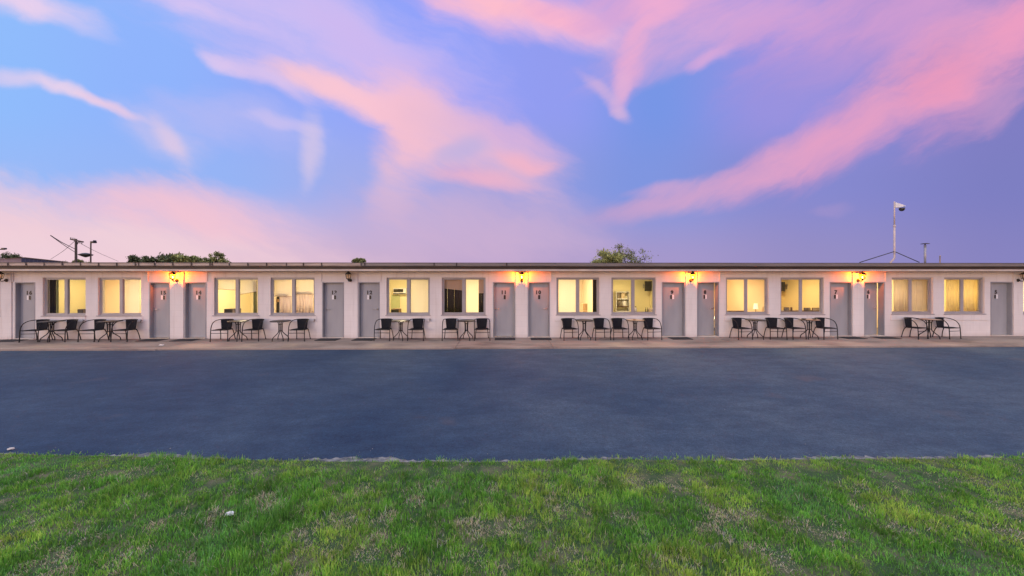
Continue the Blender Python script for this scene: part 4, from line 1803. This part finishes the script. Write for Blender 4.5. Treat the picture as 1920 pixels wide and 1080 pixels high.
tree('leafy_tree', 1140, 467, 30, 54, 'dense light green tree rising behind the centre of the roof', LM_light, 2.2, .24, 0, 11)
tree('sparse_tree', 1181, 453.5, 31, 84, 'sparse tree with bare branches showing, right of the dense light green tree', LM_mid, .95, .2, .35, 12)
tree('round_tree', 404, 470.5, 30, 36, 'pale rounded tree at the right end of the left cluster', LM_light, 1.0, .22, .2, 13)
tree('dark_tree', 256, 478.5, 32, 26, 'small dark tree at the left end of the left cluster', LM_dark, 1.2, .22, 0, 14)
tree('bushy_tree', 300, 475, 28, 50, 'dark bushy tree, left one of the cluster over the roof', LM_dark, 1.35, .36, .25, 15)
tree('bushy_tree', 328, 473.5, 29, 46, 'olive bushy tree in the middle of the cluster over the roof', LM_mid, 1.2000000000000002, .36, .25, 16)
tree('bushy_tree', 353, 475, 29, 42, 'pale olive bushy tree, right one of the cluster over the roof', LM_light, 0.9750000000000001, .36, .25, 17)
tree('bushy_tree', 375, 482, 29, 26, 'small dull green bush between the cluster and the pale rounded tree', LM_mid, 1.2, .2, 0, 18)
tree('round_tree', 672, 480.5, 34, 22, 'tiny grey green tree top behind the centre left of the roof', LM_mid, 1.6, .22, 0, 19)
tree('dark_tree', 8, 473.5, 36, 62, 'dark broad tree behind the neighbouring roof at the left edge', LM_dark, 2.0, .25, 0, 20)
tree('dark_tree', 128, 486, 34, 30, 'low dark tree left of the utility pole', LM_dark, 1.2, .22, 0, 21)
tree('dark_tree', 150, 487, 34, 22, 'low dark tree right behind the utility pole', LM_mid, 1.0, .22, 0, 22)

# neighbouring building
nA, nB = P(40, 483, 11), P(124, 491.5, 18.7)
nC = P(-60, 489.5, 7)
e = empty('neighbour_building', (nA.x, nA.y, -.2))
tag(e, 'low neighbouring building with a tan gable and a dark blue metal side', 'building')
A, B, C = Vector((0, 0, 0)), Vector((nB.x - nA.x, 7.7, 0)), Vector((nC.x - nA.x, -4, 0))
M['tanwall'] = mat_noise('tan_cladding', (.52, .38, .29), (.62, .46, .36), 2, .7)
M['bluemetal'] = mat_noise('dark_blue_sheet', (.035, .045, .075), (.07, .085, .12), 1.2, .5, stretch=(1, 1, 5))
zA, zB, zC = nA.z + .2, nB.z + .2, nC.z + .2
bm = NB()
vs = [bm.verts.new(v) for v in (A, C, C + Vector((0, 0, zC)), A + Vector((0, 0, zA)))]
bm.faces.new(vs)
obj('gable_wall', bm, M['tanwall'], e)
bm = NB()
n = 26
prev = None
for i in range(n + 1):
    p = A.lerp(B, i / n)
    off = Vector((.05, .04, 0)) * (1 if i % 2 else 0)
    zt = zA + (zB - zA) * i / n
    a = bm.verts.new(p + off)
    b = bm.verts.new(p + off + Vector((0, 0, zt)))
    if prev:
        bm.faces.new((prev[0], a, b, prev[1]))
    prev = (a, b)
obj('side_cladding', bm, M['bluemetal'], e)
bm = NB()
D = C + (B - A)
q = [A + Vector((.1, .1, zA + .03)), B + Vector((.1, .1, zB + .03)), D + Vector((0, 0, zC + .03)), C + Vector((0, 0, zC + .03))]
quad(bm, *q)
obj('roof', bm, M['tanwall'], e)
bm = NB()
quad(bm, C, D, D + Vector((0, 0, zC)), C + Vector((0, 0, zC)))
quad(bm, B, D, D + Vector((0, 0, zC)), B + Vector((0, 0, zB)))
obj('rear_wall', bm, M['tanwall'], e)

# utility pole
YP = 24
pb = P(142.5, 495, YP)
pt = P(142.5, 448, YP)
pole = empty('utility_pole', (pb.x, YP, -.2))
tag(pole, 'wooden utility pole with a tilted crossarm behind the roof', 'utility pole')
H = pt.z + .2
bm = NB()
tube(bm, [(0, 0, 0), (0, 0, H)], .12, 10, .085)
obj('pole', bm, M['polewood'], pole)
mpp = 37.0 / FPX
sx = mpp
bm = NB()
tube(bm, [(-16 * sx, .3, H - .0), (19 * sx, -.3, H - 6 * sx)], .07, 6)
obj('crossarm', bm, M['polewood'], pole)
bm = NB()
tube(bm, [(-17.5 * sx, .7, H - 2.5 * sx), (-3 * sx, .1, H - 5.2 * sx)], .05, 6)
tube(bm, [(7 * sx, -.1, H - 4 * sx), (2 * sx, 0, H - 10 * sx)], .04, 6)
obj('brace', bm, M['polewood'], pole)
for k in (-15, -9, -4, 8, 11, 16):
    bm = NB()
    zz = H - 2.6 * sx - k / 35 * 6 * sx
    lathe(bm, [(0, 0), (.03, 0), (.05, .04), (.03, .07), (.05, .11), (.02, .15), (0, .15)], 8, (k * sx, -k / 35 * .6, zz + .06 if k < 0 else zz - .22))
    obj('insulator', bm, M['galv'], pole)


def wire(pts, r, lab):
    bm = NB()
    tube(bm, pts, r, 5)
    return tag(obj('power_line', bm, M['guy']), lab, 'power line')


def pp(px, py, Y):
    return P(px, py, Y)


wire(catmull([pp(95, 441.5, 12), pp(118, 455.5, 18), pp(141, 467, YP)], 6), .028, 'upper power line sloping down from the left onto the utility pole')
wire(catmull([pp(97, 443, 12), pp(120, 459.5, 18), pp(141, 473, YP)], 6), .024, 'lower power line sloping down from the left onto the utility pole')
wire(catmull([pp(139, 453, YP), pp(118, 471, 30), pp(95, 486, 38)], 6), .02, 'thin power line falling from the pole to the lower left')
wire(catmull([pp(152, 457, YP), pp(185, 474, 34), pp(222, 490, 46)], 6), .02, 'thin power line falling from the pole to the lower right')

# floodlight pole
YS = 22
pb = P(169.5, 495, YS)
e = empty('floodlight_pole', (pb.x, YS, -.2))
tag(e, 'floodlight pole with a dark lamp head and a lower shade, right of the utility pole', 'floodlight pole')
H = P(170.5, 456, YS).z + .2
s = 35.0 / FPX
bm = NB()
tube(bm, [(0, 0, 0), (.8 * s, 0, H)], .07, 8, .05)
tube(bm, [(.8 * s, 0, H), (4.5 * s, 0, H + 2.2 * s)], .05, 8)
obj('pole', bm, M['polewood'], e)
bm = NB()
box(bm, 2.5 * s, 8.5 * s, -.18, .18, H + .2 * s, H + 3.6 * s, None)
box(bm, 6.8 * s, 9 * s, -.14, .14, H + 3.4 * s, H + 5.4 * s, None)
obj('lamp_head', bm, M['applblack'], e, bevel=.05)
zz = P(160, 478, YS).z + .2
bm = NB()
tube(bm, [(4 * s, 0, zz - 1 * s), (-4 * s, 0, zz - .4 * s)], .04, 6)
obj('side_arm', bm, M['polewood'], e)
bm = NB()
lathe(bm, [(0, -.24), (.12, -.2), (.45, -.03), (.52, .04), (.2, .17), (0, .2)], 14, (-8.6 * s, 0, zz))
obj('lamp_shade', bm, M['applblack'], e)
# tip of another street light at the left edge
YL = 22
e = empty('street_light', (P(-40, 495, YL).x, YL, -.2))
tag(e, 'street light whose arm tip reaches in at the left edge', 'street light')
zt = P(0, 467.5, YL).z + .2
xt = P(9, 467, YL).x - e.location.x
bm = NB()
tube(bm, [(0, 0, 0), (0, 0, zt - .2)], .09, 8, .06)
obj('pole', bm, M['polewood'], e)
bm = NB()
tube(bm, catmull([(0, 0, zt - .2), (.4, 0, zt - .02), (xt, 0, zt)], 4), .05, 8)
obj('arm', bm, M['polewood'], e)
bm = NB()
box(bm, xt - .22, xt + .08, -.12, .12, zt - .02, zt + .14)
obj('lamp_head', bm, M['applblack'], e, bevel=.04)

# ------------------------------------------------------------------ sky
SUN_EL, SUN_AZ = R(9), R(218)
world = bpy.data.worlds.new('World')
scene.world = world
world.use_nodes = True
nt = world.node_tree
nt.nodes.clear()
N, L = nt.nodes, nt.links


def nd(t, **kw):
    n = N.new(t)
    for k, v in kw.items():
        setattr(n, k, v)
    return n


tc = nd('ShaderNodeTexCoord')
sep = nd('ShaderNodeSeparateXYZ')
L.new(tc.outputs['Generated'], sep.inputs[0])
mxy = nd('ShaderNodeMath', operation='MAXIMUM')
mxy.inputs[1].default_value = .12
L.new(sep.outputs['Y'], mxy.inputs[0])
du = nd('ShaderNodeMath', operation='DIVIDE')
L.new(sep.outputs['X'], du.inputs[0])
L.new(mxy.outputs[0], du.inputs[1])
dv = nd('ShaderNodeMath', operation='DIVIDE')
L.new(sep.outputs['Z'], dv.inputs[0])
L.new(mxy.outputs[0], dv.inputs[1])
uv0 = nd('ShaderNodeCombineXYZ')
L.new(du.outputs[0], uv0.inputs[0])
L.new(dv.outputs[0], uv0.inputs[1])


def warp(src, scale, amp, loc):
    mp = nd('ShaderNodeMapping')
    mp.inputs['Location'].default_value = loc
    L.new(src, mp.inputs[0])
    n = nd('ShaderNodeTexNoise')
    n.inputs['Scale'].default_value = scale
    n.inputs['Detail'].default_value = 3
    L.new(mp.outputs[0], n.inputs['Vector'])
    s = nd('ShaderNodeVectorMath', operation='SUBTRACT')
    s.inputs[1].default_value = (.5, .5, .5)
    L.new(n.outputs['Color'], s.inputs[0])
    m = nd('ShaderNodeVectorMath', operation='MULTIPLY_ADD')
    m.inputs[1].default_value = (amp, amp * .8, 0)
    L.new(s.outputs[0], m.inputs[0])
    L.new(src, m.inputs[2])
    return m.outputs[0]


w1 = warp(uv0.outputs[0], 2.2, .16, (1.3, 4.2, 0))
uv = warp(w1, 8.0, .045, (7.3, 1.2, 0))
# fibres: stretched noise along the two main wind directions
uvf = warp(uv, 22.0, .014, (2.1, 8.8, 0))


def fibres(rot, sx, sy, loc):
    mpn = nd('ShaderNodeMapping', vector_type='TEXTURE')
    mpn.inputs['Location'].default_value = loc
    mpn.inputs['Rotation'].default_value = (0, 0, R(-rot))
    mpn.inputs['Scale'].default_value = (sx, sy, 1)
    L.new(uvf, mpn.inputs[0])
    ns = nd('ShaderNodeTexNoise')
    ns.inputs['Scale'].default_value = 1.0
    ns.inputs['Detail'].default_value = 8
    ns.inputs['Roughness'].default_value = .62
    L.new(mpn.outputs[0], ns.inputs['Vector'])
    mod = nd('ShaderNodeMapRange')
    mod.inputs['From Min'].default_value = .28
    mod.inputs['From Max'].default_value = .72
    mod.inputs['To Min'].default_value = -.70
    mod.inputs['To Max'].default_value = .10
    L.new(ns.outputs['Fac'], mod.inputs[0])
    return mod.outputs[0]


fib_left = fibres(24, .42, .13, (.3, .1, 0))
fib_right = fibres(-30, .42, .11, (.9, .2, 0))


def ramp_u(stops):
    mr = nd('ShaderNodeMapRange')
    mr.inputs['From Min'].default_value = (-100 - 947) / FPX
    mr.inputs['From Max'].default_value = (2020 - 947) / FPX
    L.new(du.outputs[0], mr.inputs[0])
    r = nd('ShaderNodeValToRGB')
    r.color_ramp.interpolation = 'EASE'
    els = r.color_ramp.elements
    while len(els) < len(stops):
        els.new(.5)
    for e, (px, c) in zip(els, stops):
        e.position = (px + 100) / 2120
    for e, (px, c) in zip(els, stops):
        e.color = lin(c)
    L.new(mr.outputs[0], r.inputs[0])
    return r.outputs[0]


hor = ramp_u([(0, (232, 205, 212)), (250, (233, 200, 212)), (480, (222, 190, 212)), (720, (203, 176, 207)), (960, (184, 163, 205)), (1250, (165, 152, 203)), (1550, (150, 142, 196)), (1920, (136, 132, 192))])
mid = ramp_u([(0, (152, 186, 248)), (400, (150, 180, 245)), (700, (160, 172, 235)), (960, (150, 158, 225)), (1200, (128, 150, 224)), (1500, (135, 138, 208)), (1920, (126, 127, 194))])
upp = ramp_u([(0, (144, 188, 252)), (300, (144, 180, 252)), (560, (148, 170, 248)), (800, (146, 162, 250)), (1050, (146, 156, 240)), (1230, (120, 150, 230)), (1450, (148, 146, 226)), (1920, (128, 126, 196))])


def mixc(f, a, b):
    m = nd('ShaderNodeMix', data_type='RGBA')
    if isinstance(f, float):
        m.inputs['Factor'].default_value = f
    else:
        L.new(f, m.inputs['Factor'])
    for s, v in (('A', a), ('B', b)):
        if isinstance(v, tuple):
            m.inputs[s].default_value = v
        else:
            L.new(v, m.inputs[s])
    return m.outputs['Result']


def mr_(src, a, b, c=0.0, d=1.0, smooth=True):
    m = nd('ShaderNodeMapRange')
    if smooth:
        m.interpolation_type = 'SMOOTHSTEP'
    for k, v in zip(('From Min', 'From Max', 'To Min', 'To Max'), (a, b, c, d)):
        m.inputs[k].default_value = v
    L.new(src, m.inputs[0])
    return m.outputs[0]


cur = mixc(mr_(dv.outputs[0], .03, .26), hor, mid)
cur = mixc(mr_(dv.outputs[0], .26, .48), cur, upp)

# cloud strokes: centre px,py, radii in px, rotation (clockwise in the photo), colour, strength, inner softness
BL = [
    # left pink bank
    (60, 455, 760, 150, 11, (243, 206, 215), .95, .62),
    (330, 392, 330, 60, 9, (245, 196, 210), .8, .2),
    (120, 470, 420, 60, 4, (238, 210, 220), .6, .2),
    # upper-left lavender veil
    (560, 60, 400, 130, 20, (206, 190, 243), .95, .3),
    (720, 120, 240, 90, 28, (205, 184, 240), .9, .3),
    (870, 190, 160, 80, 30, (180, 170, 240), .6, .2),
    (60, 14, 150, 34, 14, (238, 210, 236), .95, .2),
    (150, 55, 90, 24, 24, (205, 200, 244), .6, .1),
    (360, 20, 130, 26, 20, (226, 200, 240), .6, .1),
    # thin left streak
    (30, 138, 90, 22, 14, (222, 206, 238), .8, .1),
    (130, 180, 100, 16, 26, (238, 212, 234), .9, .15),
    (215, 213, 90, 14, 20, (243, 206, 226), .95, .15),
    (312, 262, 66, 24, 48, (240, 208, 222), .9, .2),
    (290, 250, 120, 44, 30, (205, 196, 236), .6, .1),
    # lavender haze and its hook
    (420, 235, 210, 60, 10, (184, 186, 242), .75, .2),
    (530, 240, 90, 16, 6, (206, 194, 240), .7, .1),
    (573, 285, 26, 84, 8, (216, 200, 230), .75, .1),
    # main peach wing
    (410, 128, 70, 16, 24, (224, 202, 240), .8, .1),
    (480, 150, 150, 22, 24, (222, 196, 236), .8, .1),
    (600, 168, 130, 26, 20, (245, 198, 214), .95, .2),
    (690, 200, 170, 44, 24, (250, 198, 212), .95, .25),
    (790, 215, 150, 80, 30, (248, 194, 210), .95, .3),
    (780, 280, 100, 90, 60, (250, 194, 206), .95, .35),
    (900, 270, 200, 90, 22, (228, 186, 214), .8, .2),
    (730, 350, 90, 60, 100, (232, 190, 212), .7, .1),
    (870, 285, 80, 26, -25, (176, 176, 228), .55, .1),
    (985, 302, 66, 26, 5, (248, 182, 198), .75, .1),
    (900, 338, 110, 24, 4, (247, 180, 200), .85, .15),
    (960, 255, 120, 36, 15, (222, 180, 218), .7, .1),
    (880, 420, 330, 110, 5, (207, 177, 210), .75, .2),
    # top centre pink
    (1010, 30, 280, 62, 10, (244, 190, 220), .95, .5),
    (950, 14, 170, 30, 9, (255, 190, 204), .95, .3),
    (1060, 34, 110, 40, 10, (254, 182, 204), .85, .2),
    (1330, 20, 420, 84, 0, (216, 166, 216), .95, .5),
    (1260, 90, 200, 66, -20, (212, 168, 218), .85, .2),
    (1240, 30, 110, 50, -58, (248, 176, 208), .66, .05),
    (1190, 112, 100, 36, -60, (240, 174, 208), .72, .05),
    (1165, 160, 60, 24, -66, (226, 176, 216), .75, .1),
    (1125, 165, 60, 20, 38, (208, 176, 222), .8, .1),
    (1162, 205, 30, 18, 20, (214, 180, 220), .8, .1),
    (1338, 114, 60, 22, -30, (222, 172, 220), .75, .1),
    # right: purple veil and the big pink beam
    (1720, 40, 420, 150, -10, (207, 156, 210), .9, .3),
    (1500, 180, 200, 90, -20, (158, 146, 220), .6, .2),
    (1250, 385, 190, 34, -10, (188, 160, 206), .8, .2),
    (1330, 356, 210, 34, -15, (206, 163, 206), .9, .3),
    (1470, 305, 200, 52, -24, (220, 162, 202), .95, .35),
    (1620, 235, 230, 82, -34, (228, 160, 198), .95, .35),
    (1800, 135, 240, 120, -40, (226, 158, 198), .95, .35),
    (1770, 145, 130, 64, -32, (240, 154, 186), .75, .05),
    (1900, 50, 130, 70, -45, (238, 158, 194), .85, .1),
    (1870, 190, 110, 46, -40, (184, 148, 200), .6, .1),
    (1250, 352, 90, 16, -6, (205, 165, 208), .7, .1),
    (1560, 392, 60, 14, 0, (160, 146, 204), .6, .1),
]
for (cx, cy, rx, ry, rot, c, al, soft) in BL:
    u = (cx - 960) / FPX
    k = ca - sa * u
    U = (ca * u + sa) / k
    Vv = ((HOR - cy) / FPX) / k
    mp = nd('ShaderNodeMapping', vector_type='TEXTURE')
    mp.inputs['Location'].default_value = (U, Vv, 0)
    mp.inputs['Rotation'].default_value = (0, 0, R(-rot))
    mp.inputs['Scale'].default_value = (rx / FPX, ry / FPX, 1)
    L.new(uv, mp.inputs[0])
    ln = nd('ShaderNodeVectorMath', operation='LENGTH')
    L.new(mp.outputs[0], ln.inputs[0])
    f = mr_(ln.outputs['Value'], soft * .1, 1.62, 1.6, 0.0)
    mu = nd('ShaderNodeMath', operation='ADD')
    L.new(f, mu.inputs[0])
    L.new(fib_left if cx < 1080 else fib_right, mu.inputs[1])
    cur = mixc(mr_(mu.outputs[0], .10, 1.55, 0.0, min(1.0, al * 1.03)), cur, lin(c))

# the rest of the sky: behind the viewer the afterglow is brighter and warm low down
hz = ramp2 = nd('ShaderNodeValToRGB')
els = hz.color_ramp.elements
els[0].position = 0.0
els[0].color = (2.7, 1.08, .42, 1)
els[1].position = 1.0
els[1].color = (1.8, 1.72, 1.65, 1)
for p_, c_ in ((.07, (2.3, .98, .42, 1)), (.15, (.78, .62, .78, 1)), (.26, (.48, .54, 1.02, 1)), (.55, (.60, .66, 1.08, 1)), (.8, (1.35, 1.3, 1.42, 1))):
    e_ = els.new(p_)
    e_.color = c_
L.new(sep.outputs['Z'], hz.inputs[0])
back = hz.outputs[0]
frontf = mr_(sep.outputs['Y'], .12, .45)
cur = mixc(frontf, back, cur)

sky = nd('ShaderNodeTexSky')
sky.sky_type = 'NISHITA'
sky.sun_disc = False
sky.sun_elevation = SUN_EL
sky.sun_rotation = SUN_AZ
bg1 = nd('ShaderNodeBackground')
bg1.inputs['Strength'].default_value = .05
L.new(sky.outputs[0], bg1.inputs['Color'])
# the air glow is folded in where the afterglow is; in front the cloud deck covers it
k0 = mr_(sep.outputs['Y'], .45, .12, 0.0, 1.0)
mk = nd('ShaderNodeMath', operation='MULTIPLY')
mk.inputs[1].default_value = .06
L.new(k0, mk.inputs[0])
L.new(mk.outputs[0], bg1.inputs['Strength'])
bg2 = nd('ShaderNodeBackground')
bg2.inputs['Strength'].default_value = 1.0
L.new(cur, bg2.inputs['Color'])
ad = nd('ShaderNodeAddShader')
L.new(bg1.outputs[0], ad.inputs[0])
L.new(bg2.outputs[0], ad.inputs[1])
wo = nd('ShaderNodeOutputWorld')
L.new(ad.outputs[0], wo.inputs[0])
world.cycles.sampling_method = 'MANUAL'
world.cycles.sample_map_resolution = 512

# sun: the last low light, soft, from behind the viewer on the left
sd = bpy.data.lights.new('sun', 'SUN')
sd.energy = .5
sd.angle = R(12)
sd.color = (1, .78, .72)
so = bpy.data.objects.new('sun', sd)
COL.objects.link(so)
dirv = Vector((math.sin(SUN_AZ) * math.cos(SUN_EL), math.cos(SUN_AZ) * math.cos(SUN_EL), math.sin(SUN_EL)))
so.rotation_euler = dirv.to_track_quat('Z', 'Y').to_euler()
so.location = (-8, -14, 8)

# ------------------------------------------------------------------ camera and render
cd = bpy.data.cameras.new('camera')
cd.sensor_width = 36
cd.lens = 36 * FPX / 1920
cd.shift_y = -(540 - HOR) / 1920
cd.clip_start = .05
cd.clip_end = 6000
co = bpy.data.objects.new('camera', cd)
COL.objects.link(co)
co.location = (0, CAMY, CAMZ)
co.rotation_euler = (R(90), 0, -YAW)
scene.camera = co

scene.render.engine = 'CYCLES'
scene.cycles.use_denoising = True
scene.cycles.max_bounces = 6
scene.cycles.transparent_max_bounces = 8
scene.cycles.sample_clamp_indirect = 6
scene.view_settings.view_transform = 'Standard'
scene.view_settings.look = 'None'
scene.view_settings.exposure = 0
scene.view_settings.gamma = 1
